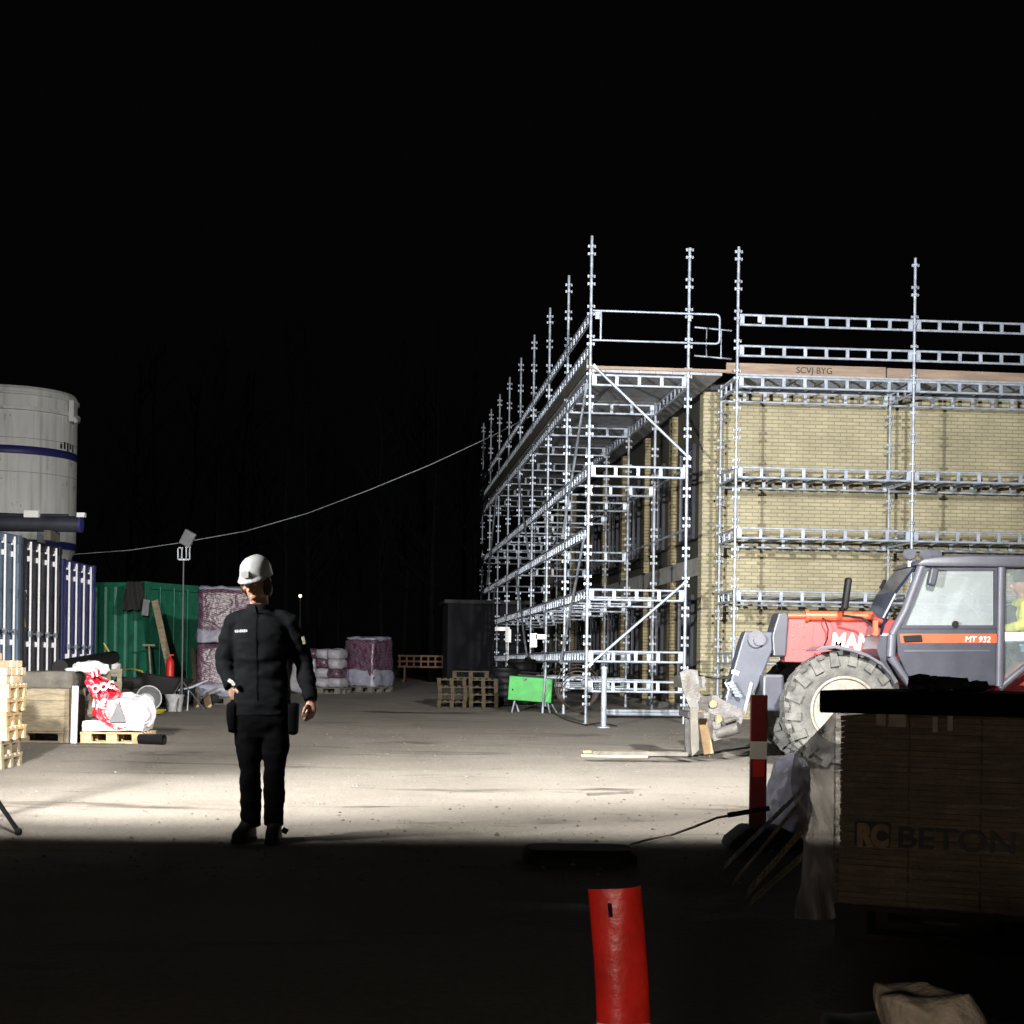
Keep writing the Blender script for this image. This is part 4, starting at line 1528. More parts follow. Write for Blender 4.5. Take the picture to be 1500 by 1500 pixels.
hs.ball((0, -.058, -.102), (.022, .022, .016), 8)
HM = Matrix.Translation(HD) @ Euler((math.radians(16), math.radians(2), math.radians(-18)), 'ZYX').to_matrix().to_4x4()
HM = Matrix.Translation(HD) @ Matrix.Rotation(math.radians(-20), 4, 'Z') @ Matrix.Rotation(math.radians(21), 4, 'X') @ Matrix.Scale(.97, 4)
hs.move(HM)
me = bpy.data.meshes.new('h')
hs.bm.to_mesh(me)
hs.bm.free()
skin.bm.from_mesh(me)
skin.path([Vector((-.025, .0, 1.50)), HD + Vector((.0, .02, -.04))], [.058, .055], 14)
# feet inside the boots
for leg, dx in ((LA, -.035), (LB, .0)):
    skin.path([leg[2], Vector((leg[2].x + dx * .3, leg[2].y + .0, .07)), Vector((leg[2].x + dx * .6, leg[2].y - .10, .05))], [.034, .030, .020], 8)
body = skin.build('body', M['skin'], per)
remesh(body, .0048, 3)

for s in (-1, 1):
    m = MB().ball((s * .033, -.083, .02), (.012, .008, .007), 10)
    m.move(HM)
    m.build('eye', M['white_letter'], per, smooth=True)

# jacket
jk = MB()
jk.rings([(.0, .01, .80, .190, .140), (.0, .01, .88, .188, .142), (0, .01, 1.0, .172, .135), (-.002, .005, 1.12, .166, .134), (-.005, 0, 1.26, .176, .140), (-.008, 0, 1.36, .178, .134), (-.012, 0, 1.415, .152, .112), (-.02, 0, 1.445, .115, .092), (-.025, -.005, 1.475, .082, .080)], 28, 2.3)
for s, e, w in ((SA, EA, WA), (SB, EB, WB)):
    inn = s.lerp(Vector((-.02, 0, s.z + .065)), .62)
    jk.path([inn, s.lerp(inn, .45) + Vector((0, 0, .004)), s, s.lerp(e, .3), s.lerp(e, .75), e, e.lerp(w, .3), e.lerp(w, .75), w], [.050, .064, .072, .072, .066, .063, .060, .052, .045], 16)
jacket = jk.build('jacket', M['jacket'], per)
remesh(jacket, .011, 5, (.014, (7, 7, 15)))
m = MB().rings([(-.023, -.004, 1.450, .088, .085), (-.025, -.006, 1.48, .080, .079), (-.027, -.010, 1.502, .074, .075), (-.027, -.010, 1.504, .067, .068), (-.025, -.006, 1.47, .066, .066)], 24)
m.build('collar', M['jacket_panel'], jacket, smooth=40)


from mathutils.bvhtree import BVHTree
JB = BVHTree.FromPolygons([v.co for v in jacket.data.vertices], [tuple(p.vertices) for p in jacket.data.polygons])


def front(x, z, off=.003):
    h = JB.ray_cast(Vector((x, -1, z)), Vector((0, 1, 0)))
    return Vector((x, (h[0].y if h[0] else -.15) - off, z))


def on_jacket(name, m, mtl):
    return m.build(name, mtl, jacket)


m = MB()
for i in range(14):                      # zip
    z = .9 + i * .042
    m.bar(front(-.01 - .012 * (i / 14), z, -.001), front(-.01 - .012 * ((i + 1) / 14), z + .042, -.001), .012, .007)
on_jacket('zip', m, M['trousers'])
lg = L(353, 924, -.152)
m = MB()
for k, hh in enumerate((.016, .018, .014, .018, .016, .018, .014)):
    p = front(lg.x - .045 + k * .0125, lg.z - .002 + k * .0006, .001)
    m.box(p, (.0095, .004, hh))
on_jacket('chest_mark', m, M['white_letter'])
q = L(454, 938, -.03)
on_jacket('sleeve_highlight', MB().box(q + Vector((-.035, -.045, 0)), (.018, .008, .05), Euler((0, -.25, .4))), M['white_refl'])  # pale patch painting a small highlight on the sleeve
q = L(338, 998, -.14)
m = MB().box(q + Vector((0, .0, .0)), (.034, .02, .022), Euler((0, .5, 0))).box(q + Vector((.018, .0, -.016)), (.02, .02, .02))
m.build('glove_cuff', M['white_letter'], per)

# trousers with holster pockets
tr = MB()
tr.rings([(0, .01, .66, .13, .10), (.0, .01, .74, .178, .13), (0, .01, .86, .185, .135), (0, .01, .93, .18, .13)], 24, 2.4)
for leg in (LA, LB):
    kn = leg[1]
    tr.path([leg[0] + Vector((0, 0, .05)), leg[0].lerp(kn, .45), kn, kn.lerp(leg[2], .4), kn.lerp(leg[2], .8), leg[2] + Vector((0, 0, -.02))], [.100, .088, .068, .069, .064, .064], 16)
trousers = tr.build('trousers', M['trousers'], per)
remesh(trousers, .010, 4, (.010, (8, 8, 15)))
for s, x in ((-1, -.175), (1, .205)):
    m = MB().lump((x, -.02, .785), (.055, .15, .20), 6, .010, 3 + s, .25, 8)
    m.build('holster_pocket', M['trousers'], trousers, smooth=True)
for leg, s in ((LA, -1), (LB, 1)):
    m = MB().box((leg[2].x + s * .072, leg[2].y, leg[2].z - .05), (.035, .04, .03), Euler((0, s * .5, 0)))
    m.build('hem_tab', M['trousers'], trousers)

# boots
for leg, dx, rz_ in ((LA, -.045, -.28), (LB, .01, .08)):
    m = MB()
    c = Vector((0, 0, 0))
    m.rings([(0, -.06, .02, .050, .135), (0, -.06, .05, .052, .138), (0, -.05, .075, .050, .120), (0, -.015, .10, .046, .085), (0, .015, .135, .046, .062), (0, .02, .21, .050, .058)], 22, 2.4)
    o = m.build('boot', M['boots'], per, loc=(leg[2].x + dx * .4, leg[2].y + .0, 0), rz=rz_)
    remesh(o, .008, 3)
    MB().rings([(0, -.06, -.004, .054, .142), (0, -.06, .026, .055, .143)], 22, 2.4).build('sole', M['black_matt'], o)

# hair and helmet
m = MB()
m.rings([(0, .028, -.085, .070, .060), (0, .028, -.05, .084, .076), (0, .02, -.01, .086, .086), (0, .018, .05, .082, .088)], 18)
for s in (-1, 1):
    m.path([(s * .080, -.010, .05), (s * .094, -.018, .0), (s * .094, -.008, -.05), (s * .082, .006, -.09)], [.020, .022, .020, .010], 8)
m.move(HM)
hair = m.build('hair', M['hair'], per)
remesh(hair, .007, 3, (.010, (30, 30, 9)))
hm = thing  # noqa
m = MB()
prof = []
n = 26
R_ = []
for zc, k in ((.040, 1.02), (.055, 1.0), (.09, .97), (.125, .90), (.155, .76), (.175, .56), (.186, .30), (.189, .05)):
    ring = []
    for i in range(n):
        a = 2 * PI * i / n
        x, y = .117 * k * math.cos(a), .140 * k * math.sin(a)
        ridge = .006 * math.exp(-(x / .03) ** 2) if zc > .1 else 0
        ring.append(m.bm.verts.new((x, y + .008, zc + ridge)))
    R_.append(ring)
for a, b in zip(R_, R_[1:]):
    for i in range(n):
        m.bm.faces.new((a[i], a[(i + 1) % n], b[(i + 1) % n], b[i]))
m.bm.faces.new(R_[-1])
# peak: a lip that leaves the front of the shell
NP = 16
up, lo = [], []
for i in range(NP + 1):
    a = math.radians(200 + 140 * i / NP)
    w = math.sin(PI * i / NP) ** .7
    inn = Vector((.119 * math.cos(a), .142 * math.sin(a) + .008, .046))
    out = Vector((.119 * math.cos(a) * (1 + .06 * w), (.142 + .055 * w) * math.sin(a) + .008, .030 - .006 * w))
    up.append((m.bm.verts.new(inn), m.bm.verts.new(out)))
    lo.append((m.bm.verts.new(inn - Vector((0, 0, .008))), m.bm.verts.new(out - Vector((0, 0, .006)))))
for i in range(NP):
    m.bm.faces.new((up[i][0], up[i][1], up[i + 1][1], up[i + 1][0]))
    m.bm.faces.new((lo[i][0], lo[i + 1][0], lo[i + 1][1], lo[i][1]))
    m.bm.faces.new((up[i][1], lo[i][1], lo[i + 1][1], up[i + 1][1]))
HL = HM @ Matrix.Translation((0, 0, .018)) @ Matrix.Rotation(math.radians(-6), 4, 'X') @ Matrix.Diagonal((.86, .90, .88, 1))
m.move(HL)
helmet = m.build('helmet', M['helmet'], per, smooth=True)
m = MB().rings([(0, .008, .036, .1205, .1435), (0, .008, .048, .1205, .1435), (0, .008, .05, .117, .14), (0, .008, .034, .117, .14)], 30)
m.move(HL)
m.build('rim', M['helmet'], helmet, smooth=40)
m = MB().box((0, -.146, .080), (.060, .012, .048), Euler((-.12, 0, 0)))
m.move(HL)
m.build('sticker', M['helmet_patch'], helmet)

# ------------------------------------------------------------------ telehandler
TB = Vector((at(1233, 1043, 18.5).x, 18.5, g(18.5)))
th = thing('telehandler', TB, 'faded red and grey telehandler with raised dark cab and lowered fork carriage', 'telehandler')


def T(px, py, Y):
    q = at(px, py, Y)
    return Vector((q.x - TB.x, Y - TB.y, q.z - TB.z))


def T2(px, py, Y):
    q = T(px, py, Y)
    return (q.x, q.z)


def poly(pts, Y, th_):
    m = MB()
    m.prism([T2(x, y, Y) for x, y in pts], Y - TB.y, Y - TB.y + th_)
    return m


# wheels
WR = .66


def wheel(cx, cy, name='wheel'):
    hub = MB()
    s = -1 if cy < .9 else 1
    # tyre as the wheel's own part, rim inside it
    m = MB()
    m.lathe([(.36, -.15), (.42, -.19), (.52, -.20), (.60, -.185), (WR - .035, -.14), (WR - .025, 0), (WR - .035, .14), (.60, .185), (.52, .20), (.42, .19), (.36, .15)], 44, axis='Y', cap=False)
    for k in range(17):
        for sd in (-1, 1):
            a = 2 * PI * (k + (.5 if sd > 0 else 0)) / 17
            r = Matrix.Rotation(-a, 4, 'Y')
            lug = MB()
            lug.box((0, sd * .095, WR - .012), (.085, .20, .055), Euler((0, 0, sd * .7)))
            lug.box((.085, sd * .186, WR - .085), (.095, .060, .175), Euler((sd * .25, .25, 0)), .8)
            lug.bm.transform(r)
            me = bpy.data.meshes.new('l')
            lug.bm.to_mesh(me)
            lug.bm.free()
            m.bm.from_mesh(me)
            bpy.data.meshes.remove(me)
    w = m.build(name, M['tyre'], th, loc=(cx, cy, WR), smooth=30)
    m = MB().lathe([(.375, -.16), (.385, -.185), (.36, -.19), (.34, -.15), (.30, -.06), (.22, -.04), (.20, -.10), (.12, -.12), (.05, -.12)], 36, axis='Y')
    m.lathe([(.375, .16), (.385, .185), (.36, .19), (.34, .15), (.30, .06), (.05, .06)], 36, axis='Y')
    for k in range(8):
        a = k * PI / 4
        m.ball((.16 * math.cos(a), -.115, .16 * math.sin(a)), .02, 6)
    m.build('rim', M['rim'], w, smooth=35)
    return w


wheel(0, .02)
wheel(0, 1.80)
wheel(2.92, .02)
wheel(2.92, 1.80)
# chassis
m = MB().b2((-.55, .45, .55), (3.3, 1.45, .95)).b2((-.2, .2, .56), (.2, 1.6, .76)).b2((2.72, .2, .56), (3.12, 1.6, .76))
m.bevel(.02, 1)
m.build('chassis', M['mach_dark'], th)
m = MB().b2((-.80, .62, .62), (-.551, 1.3, 1.05)).bevel(.03, 2)
m.build('front_plate', M['mach_dark'], th)
MB().prism([T2(1300, 1004, 18.75), T2(1340, 1004, 18.75), T2(1560, 1004, 18.75), T2(1560, 990, 18.75), T2(1300, 985, 18.75)], .2, .5).build('side_sill', M['red_paint'], th)
MB().prism([T2(1462, 1012, 18.6), T2(1506, 970, 18.6), T2(1700, 960, 18.6), T2(1700, 1040, 18.6), T2(1462, 1040, 18.6)], .32, 1.2).bevel(.03, 2).build('rear_body', M['red_paint'], th)
# boom: box section with the plate at its front end
BY = 19.35
bo = poly([(1166, 905), (1298, 906), (1420, 930), (1420, 1000), (1298, 975), (1152, 970), (1150, 962)], BY, .42).bevel(.015, 2).build('boom', M['red_paint'], th)
m = poly([(1150, 906), (1192, 906), (1188, 969), (1150, 969)], BY - .014, .012)
bp_ = m.build('boom_end_plate', M['red_paint'], bo)
m = MB()
for x, y in ((1162, 917), (1177, 917), (1162, 932), (1177, 932), (1162, 950), (1177, 950)):
    m.ball(T(x, y, BY - .016), (.014, .008, .014), 6)
m.build('bolt', M['orange_paint'], bo)
q = T(1217, 950.5, BY - .006)
m = MB().text('MANITOU', .265, .003, (q.x, q.y, q.z), sx=.80, bold=.010, shear=.12)
m.build('lettering', M['white_letter'], bo)
m = poly([(1141, 897), (1154, 897), (1156, 906), (1152, 962), (1133, 962), (1131, 930)], BY - .05, .5).bevel(.02, 2)
m.build('boom_nose', M['mach_dark'], th)
a, b, c = T(1154, 902, BY - .03), T(1182, 902, BY - .03), T(1292, 903, BY - .03)
cy = MB().tube(b, c, .058, 16).tube(b + Vector((-.02, 0, 0)), b + Vector((.02, 0, 0)), .075, 16).build('boom_cylinder', M['orange_paint'], th, smooth=40)
MB().tube(a, b, .032, 12).build('piston_rod', M['orange_paint'], cy, smooth=40)
m = MB().path([T(1205, 905, BY - .1), T(1209, 911, BY - .14), T(1213, 921, BY - .12), T(1212, 936, BY - .08), T(1206, 948, BY - .03)], .009, 6)
m.build('hydraulic_hose', M['black'], th, smooth=60)
# boom head leading down to the carriage
bh = poly([(1092, 924), (1134, 926), (1136, 944), (1128, 962), (1113, 1000), (1092, 1040), (1068, 1040), (1062, 1028), (1072, 990), (1086, 940)], BY + .02, .34).bevel(.02, 2).build('boom_head', M['head_grey'], th)
m = MB().lathe([(.10, -.02), (.10, .0), (.075, .012), (.03, .012)], 20, axis='Y', c=T(1108, 936, BY + .0)).lathe([(.07, -.05), (.07, .0)], 18, axis='Y', c=T(1112, 937, BY))
m.build('pivot_pin', M['mach_grey'], bh, smooth=40)
MB().box(T(1077, 985, BY + .01), (.085, .01, .045), Euler((0, .25, 0))).build('decal', M['white_letter'], bh)
m = MB()
for i in range(5):
    m.tube(T(1066 + i * 3, 1002 + i * 4, BY - .02), T(1074 + i * 3, 1000 + i * 5, BY - .08), .022, 8)
m.path([T(1062, 1000, BY - .05), T(1068, 1010, BY - .12), T(1064, 1022, BY - .08)], .012, 6)
m.build('coupling', M['galv'], th, smooth=40)
MB().tube(T(1090, 1046, BY), T(1101, 1000, BY), .02, 8).build('tilt_rod', M['galv'], th, smooth=40)
m = MB().path([T(1020, 988, BY + .1), T(1030, 991, BY + .05), T(1050, 994, BY), T(1066, 993, BY)], .012, 6)
m.build('hydraulic_hose', M['black'], th, smooth=60)
# quick hitch and forks
m = poly([(1022, 1022), (1046, 1018), (1072, 1032), (1092, 1040), (1086, 1060), (1070, 1078), (1046, 1086), (1030, 1062)], BY - .05, .05)
m.prism([T2(x, y, BY) for x, y in [(1022, 1022), (1046, 1018), (1072, 1032), (1092, 1040), (1086, 1060), (1070, 1078), (1046, 1086), (1030, 1062)]], BY - TB.y + .42, BY - TB.y + .47)
m.tube(T(1050, 1062, BY - .08), T(1050, 1062, BY + .5), .05, 12).tube(T(1083, 1066, BY - .14), T(1052, 1074, BY - .02), .07, 12).tube(T(1060, 1058, BY - .14), T(1078, 1052, BY - .08), .03, 10)
m.build('quick_hitch', M['mud_steel'], th, smooth=35)
m = MB()
for x, y in ((1026, 1046), (1052, 1053), (1044, 1031)):
    m.lathe([(.045, -.03), (.045, 0), (.02, .005)], 14, axis='Y', c=T(x, y, BY - .055))
m.build('pin', M['fork_steel'], th, smooth=40)
m = poly([(996, 985), (1006, 980), (1022, 982), (1026, 1020), (1020, 1036), (1010, 1036), (1000, 1010)], BY - .35, .08)
m.b2(T(1000, 1008, BY - .27), T(1018, 990, BY + .8))
m.b2(T(1008, 1052, BY - .27), T(1024, 1040, BY + .8))
m.build('carriage', M['mud_steel'], th)
for Yf, x0, mtl in ((BY - .42, 1016, 'wood_dark'), (BY + .55, 1008, 'mud_steel')):
    pts = [(x0 - 5, 1036), (x0 + 6, 1036), (x0 + 8, 1098), (x0 - 2, 1108), (x0 - 4, 1090)]
    f = poly(pts, Yf, .12)
    zb_ = T2(x0, 1108, Yf)[1]
    f.b2((T2(x0, 0, Yf)[0] - 1.05, Yf - TB.y, zb_ + .0), (T2(x0, 0, Yf)[0] + .05, Yf - TB.y + .12, zb_ + .045))
    f.build('fork', M[mtl], th)
m = poly([(1021, 1045), (1033, 1041), (1046, 1104), (1031, 1106)], BY - .13, .05).bevel(.006, 1)
m.build('fork_guard', M['fork_steel'], th)

# fender over the near wheel
m = MB()
fp = [(1192, 952), (1200, 947), (1220, 945), (1245, 950), (1268, 958), (1288, 970), (1302, 986), (1307, 998)]
outer = [T2(x, y, 18.35) for x, y in fp]
inner = [T2(x, y + 5 - (i == 0) * 3, 18.35) for i, (x, y) in enumerate(fp)]
m.prism(outer + inner[::-1], -.28, .36)
m.bevel(.012, 2)
m.build('fender', M['mach_grey'], th)
m = MB().bar(T(1192, 960, 18.6), T(1280, 1000, 18.6), .05, .06)
m.build('fender_bracket', M['red_paint'], th)

# cab
CY = 18.5
outline = [(1345, 826), (1356, 819), (1400, 815.5), (1470, 815), (1600, 817), (1640, 830), (1640, 1006), (1336, 1006), (1318, 985), (1303, 962), (1303, 930), (1316, 893)]
# near side frame: ring of bars along the outline
fr = MB()


def tbar(p, q, w, d, Y=CY, off=0):
    a, b = T(*p, Y), T(*q, Y)
    a.y += off
    b.y += off
    fr.bar(a, b, w, d, (0, 1, 0))


side = [(1352, 824), (1327, 893), (1307, 930), (1305, 962), (1322, 990), (1337, 1008)]
for side_y in (18.5, 19.55):
    for p, q in zip(side, side[1:]):
        fr.path([T(*p, side_y), T(*q, side_y)], .052, 10)
    fr.path([T(1467, 822, side_y), T(1464, 1005, side_y)], .055, 10)
    fr.path([T(1352, 822, side_y), T(1400, 818, side_y), T(1600, 820, side_y), T(1625, 835, side_y), T(1625, 1000, side_y)], .045, 10)
    fr.path([T(1464, 1008, side_y), T(1500, 978, side_y), T(1560, 965, side_y)], .045, 10)
fr.build('cab_frame', M['mach_grey'], th, smooth=50)
rf = MB()
rf.prism([T2(x, y, CY) for x, y in [(1340, 828), (1350, 820), (1368, 816.5), (1420, 814.5), (1600, 816), (1628, 826), (1628, 832), (1360, 830)]], -.08, 1.15)
rf.bevel(.02, 2)
rf.build('cab_roof', M['mach_grey'], th, smooth=40)
# windscreen, sloping, with dark red lower body at its foot
ws = MB()
a0, a1 = T(1345, 828, CY + .06), T(1291, 918, CY + .06)
b0_, b1_ = T(1345, 828, CY + .06) + Vector((0, .95, 0)), T(1291, 918, CY + .06) + Vector((0, .95, 0))
ws.prism([T2(1344, 830, CY), T2(1340, 830, CY), T2(1312, 866, CY), T2(1296, 905, CY), T2(1290, 930, CY), T2(1294, 930, CY), T2(1300, 907, CY), T2(1316, 868, CY)], .06, 1.0)
ws.build('windscreen', M['glass_dark'], th)
m = poly([(1290, 931), (1304, 931), (1304, 962), (1322, 992), (1310, 1000), (1290, 968), (1284, 950)], CY + .05, .98)
m.build('cab_front', M['mach_dark'], th)
m = MB().box(T(1282, 920, CY + .0), (.05, .06, .17)).build('indicator_lamp', M['orange_paint'], th)
m = MB().tube(T(1294, 905, CY + .02), T(1312, 870, CY + .02), .012, 6).build('grab_handle', M['galv_dull'], th)
# door: lower panel, window, stripe
dr = poly([(1313, 921), (1460, 921), (1459, 1004), (1340, 1004), (1327, 984), (1316, 960)], CY - .035, .04).bevel(.008, 1).build('door', M['mach_dark'], th)
wf = MB()
wo = [(1352, 832), (1459, 832), (1459, 921), (1318, 921), (1333, 885)]
wi = [(1357, 836), (1455, 836), (1455, 916), (1325, 916), (1339, 884)]
n = len(wo)
A = [[wf.bm.verts.new((*T2(x, y, CY)[:1], yy, T2(x, y, CY)[1])) for x, y in P] for P in (wo, wi) for yy in (-.04, .0)]
for i in range(n):
    j = (i + 1) % n
    for f in ((A[0][i], A[0][j], A[2][j], A[2][i]), (A[1][i], A[3][i], A[3][j], A[1][j]), (A[0][i], A[1][i], A[1][j], A[0][j]), (A[2][i], A[2][j], A[3][j], A[3][i])):
        wf.bm.faces.new(f)
wo_ = wf.build('window_frame', M['mach_dark'], dr)
poly(wi, CY - .022, .006).build('window', M['cab_glass'], dr)
poly([(1318, 928.5), (1460, 928.5), (1460, 942), (1320, 942)], CY - .043, .006).build('stripe', M['orange_paint'], dr)
q = T(1413, 940.2, CY - .0455)
MB().text('MT 932', .092, .0015, (q.x, q.y, q.z), bold=.0006, shear=.15, sx=1.0).build('lettering', M['white_letter'], dr)
m = poly([(1323, 931), (1350, 930), (1352, 940), (1325, 941)], CY - .062, .02).bevel(.008, 2)
m.build('door_handle', M['black'], dr)
MB().lathe([(.035, -.03), (.035, 0), (.02, .01)], 14, axis='Y', c=T(1399, 914, CY - .045)).build('window_knob', M['black'], dr, smooth=40)
poly([(1324, 952), (1450, 952), (1450, 954), (1324, 955)], CY - .041, .004).build('crease', M['mach_grey'], dr)
# rear quarter light
poly([(1472, 834), (1560, 834), (1560, 925), (1472, 925)], CY - .01, .006).build('quarter_window', M['clear_glass'], th)
poly([(1470, 926), (1560, 926), (1560, 938), (1470, 938)], CY - .03, .02).build('quarter_stripe', M['white_letter'], th)
poly([(1472, 940), (1560, 940), (1520, 962), (1472, 1000)], CY - .01, .006).build('quarter_window', M['clear_glass'], th)
# far side of the cab so that one looks through hazy glass at something
poly([(1340, 840), (1455, 840), (1455, 925), (1325, 925)], CY + 1.06, .006).build('far_window', M['cab_glass'], th)
poly([(1316, 925), (1620, 925), (1620, 1004), (1330, 1004)], CY + 1.03, .03).build('far_panel', M['mach_dark'], th)
m = MB().lump(T(1440, 965, CY + .5), (.5, .5, .14), 6, .01, 3, .3).lump(T(1478, 925, CY + .5), (.14, .46, .6), 6, .01, 4, .3)
m.build('driver_seat', M['black'], th, smooth=True)
m = MB().path([T(1350, 960, CY + .5), T(1372, 925, CY + .5)], .025).lathe([(.155, -.012), (.17, 0), (.155, .012)], 20, axis='Z', c=(0, 0, 0), cap=False)
m.build('steering_column', M['black'], th)
# roof lights, mirror
for x, dy in ((1333, 0), (1357, .0), (1372, .9)):
    q = T(x, 812, CY + .08 + dy)
    o = MB().lathe([(.05, -.02), (.07, .03), (.065, .09), (.03, .11)], 16, axis='Y', c=q).build('work_light', M['lamp_body'], th, smooth=40)
    MB().lathe([(.058, -.028), (.05, -.021)], 16, axis='Y', c=q).build('lens', M['mach_dark'], o)
    MB().box(q + Vector((0, .04, -.09)), (.03, .03, .1)).build('bracket', M['galv_dull'], o)
m = MB().box(T(1366, 845, CY - .12), (.09, .12, .2), Euler((0, .2, 0))).bevel(.02, 2)
m.build('side_lamp', M['mach_dark'], th)
q = T(1240, 870, 19.0)
mo = MB().box(q, (.07, .14, .38), Euler((0, .12, 0))).bevel(.028, 3).build('mirror', M['black'], th, smooth=40)
MB().path([q + Vector((-.02, .05, -.19)), q + Vector((-.03, .05, -.25)), T(1262, 905, 19.0), T(1290, 925, 18.9)], .016).build('arm', M['black'], mo)
MB().path([T(1290, 862, CY - .05), T(1296, 850, CY - .1)], .02).build('wiper', M['black'], th)

# driver
DP = T(1497, 940, CY + .4) + TB
dv = thing('person', (DP.x, DP.y, DP.z), 'driver in yellow hi vis jacket seated in the telehandler cab at the picture edge', 'person', 0)
m = MB().rings([(0, 0, -.08, .12, .16), (0, 0, .1, .115, .16), (0, 0, .3, .12, .19), (0, 0, .42, .11, .18), (0, 0, .47, .06, .08), (-.01, 0, .55, .055, .055)], 18)
m.ball((-.03, 0, .66), (.1, .08, .12), 16).path([(-.12, 0, .66), (-.145, 0, .64), (-.12, 0, .62)], .014, 6)
for s in (-1, 1):
    m.path([(0, s * .17, .40), (-.05, s * .22, .18), (-.3, s * .16, .12)], [.055, .05, .035], 10)
    m.path([(-.3, s * .16, .12), (-.38, s * .14, .13)], [.035, .03], 8)
    for k in range(4):
        m.path([(-.37, s * .14 + (k - 1.5) * .017, .13), (-.41, s * .14 + (k - 1.5) * .018, .12), (-.425, s * .14 + (k - 1.5) * .018, .095)], .008, 6)
    m.path([(-.34, s * .11, .135), (-.37, s * .085, .135), (-.395, s * .085, .12)], .010, 6)
    m.path([(0, s * .09, -.02), (-.42, s * .12, .03), (-.46, s * .12, -.38), (-.55, s * .12, -.42)], [.085, .065, .045, .035], 10)
o = m.build('body', M['skin'], dv)
remesh(o, .007, 3)
m = MB().rings([(0, 0, -.05, .14, .185), (0, 0, .15, .135, .19), (0, 0, .32, .14, .21), (0, 0, .44, .12, .19), (0, 0, .49, .075, .09)], 20)
for s in (-1, 1):
    m.path([(0, s * .15, .40), (-.05, s * .22, .18), (-.28, s * .17, .12)], [.08, .072, .052], 12)
o = m.build('jacket', M['hivis'], dv)
remesh(o, .012, 4, (.012, (9, 9, 12)))
m = MB().rings([(0, 0, -.12, .13, .17), (0, 0, .0, .14, .18)], 18)
for s in (-1, 1):
    m.path([(0, s * .09, -.02), (-.42, s * .12, .03), (-.46, s * .12, -.36)], [.095, .078, .06], 12)
o = m.build('trousers', M['blue_cloth'], dv)
remesh(o, .014, 4, (.010, (9, 9, 12)))
m = MB().rings([(-.03, 0, .70, .125, .105), (-.03, 0, .76, .118, .1), (-.03, 0, .83, .08, .07), (-.03, 0, .845, .02, .02)], 18)
m.build('helmet', M['helmet'], dv, smooth=50)

# ------------------------------------------------------------------ foreground: wrapped pavers
fa = gp(1222, 1372)
RZ = -.45
pf = Matrix.Translation(Vector((fa.x, fa.y, 0))) @ Matrix.Rotation(RZ, 4, 'Z')
PW, PD = 1.20, .90
pc = pf @ Vector((PW / 2, PD / 2, 0))
o = link('pallet', pallet_mb(PW, PD, 5).mesh('pallet', M['wood_shaded']), None, (pc.x, pc.y, 0), RZ)
tag(o, 'dark pallet under the film wrapped pavers in the right foreground', 'pallet')
pv = thing('wrapped_pavers', (pc.x, pc.y, .146), 'shaded stack of brown pavers in printed clear film, right foreground', 'paver stack', RZ)
m = MB()
rr = random.Random(4)
NL, NC = 34, 4
hh = .80 / NL
for kx in range(NC):
    for lz in range(NL):
        cw = (PW - .012) / NC
        m.box((-PW / 2 + .006 + cw * (kx + .5) + rr.uniform(-.0015, .0015), rr.uniform(-.008, .008), hh * (lz + .5)), (cw - .008, PD - .06, hh - .003))
m.build('pavers', M['paver'], pv)
m = MB()
nu, nv = 60, 36
Wx, Wy, Hz = PW + .012, PD + .012, .811


def wrap_pt(u, v):
    # u runs round the four sides, v up
    per_ = 2 * (Wx + Wy)
    s = u * per_
    if s < Wx:
        p, nrm = Vector((-Wx / 2 + s, -Wy / 2, 0)), Vector((0, -1, 0))
    elif s < Wx + Wy:
        p, nrm = Vector((Wx / 2, -Wy / 2 + s - Wx, 0)), Vector((1, 0, 0))
    elif s < 2 * Wx + Wy:
        p, nrm = Vector((Wx / 2 - (s - Wx - Wy), Wy / 2, 0)), Vector((0, 1, 0))
    else:
        p, nrm = Vector((-Wx / 2, Wy / 2 - (s - 2 * Wx - Wy), 0)), Vector((-1, 0, 0))
    p.z = v * Hz
    d = abs(noise.noise(p * 6)) * .010 + abs(noise.noise(Vector((p.x * 3, p.y * 3, p.z * 22)))) * .012
    return p + nrm * d


NU = 150
R_ = [[m.bm.verts.new(wrap_pt(i / NU, j / nv)) for i in range(NU)] for j in range(nv + 1)]
for j in range(nv):
    for i in range(NU):
        m.bm.faces.new((R_[j][i], R_[j][(i + 1) % NU], R_[j + 1][(i + 1) % NU], R_[j + 1][i]))
wrp = m.build('film', M['film'], pv, smooth=True)


def face_x(px, py):
    """where the line of sight through px, py meets the stack's front"""
    lo, hi = 3.0, 12.0
    inv = Matrix.Rotation(-RZ, 4, 'Z')
    for _ in range(50):
        md = (lo + hi) / 2
        q = inv @ (at(px, py, md) - Vector((pc.x, pc.y, .146)))
        if q.y < -PD / 2:
            lo = md
        else:
            hi = md
    return q


def fit_text(s, x0, x1, z, h, y, bold=0, track=1.0):
    mm = MB().text(s, h / .70, .001, (0, 0, 0), bold=bold)
    xs_ = [v.co.x for v in mm.bm.verts]
    k = (x1 - x0) / (max(xs_) - min(xs_))
    mm.move(Matrix.Translation((x0 - min(xs_) * k, y, z)) @ Matrix.Diagonal((k, 1, 1, 1)))
    return mm


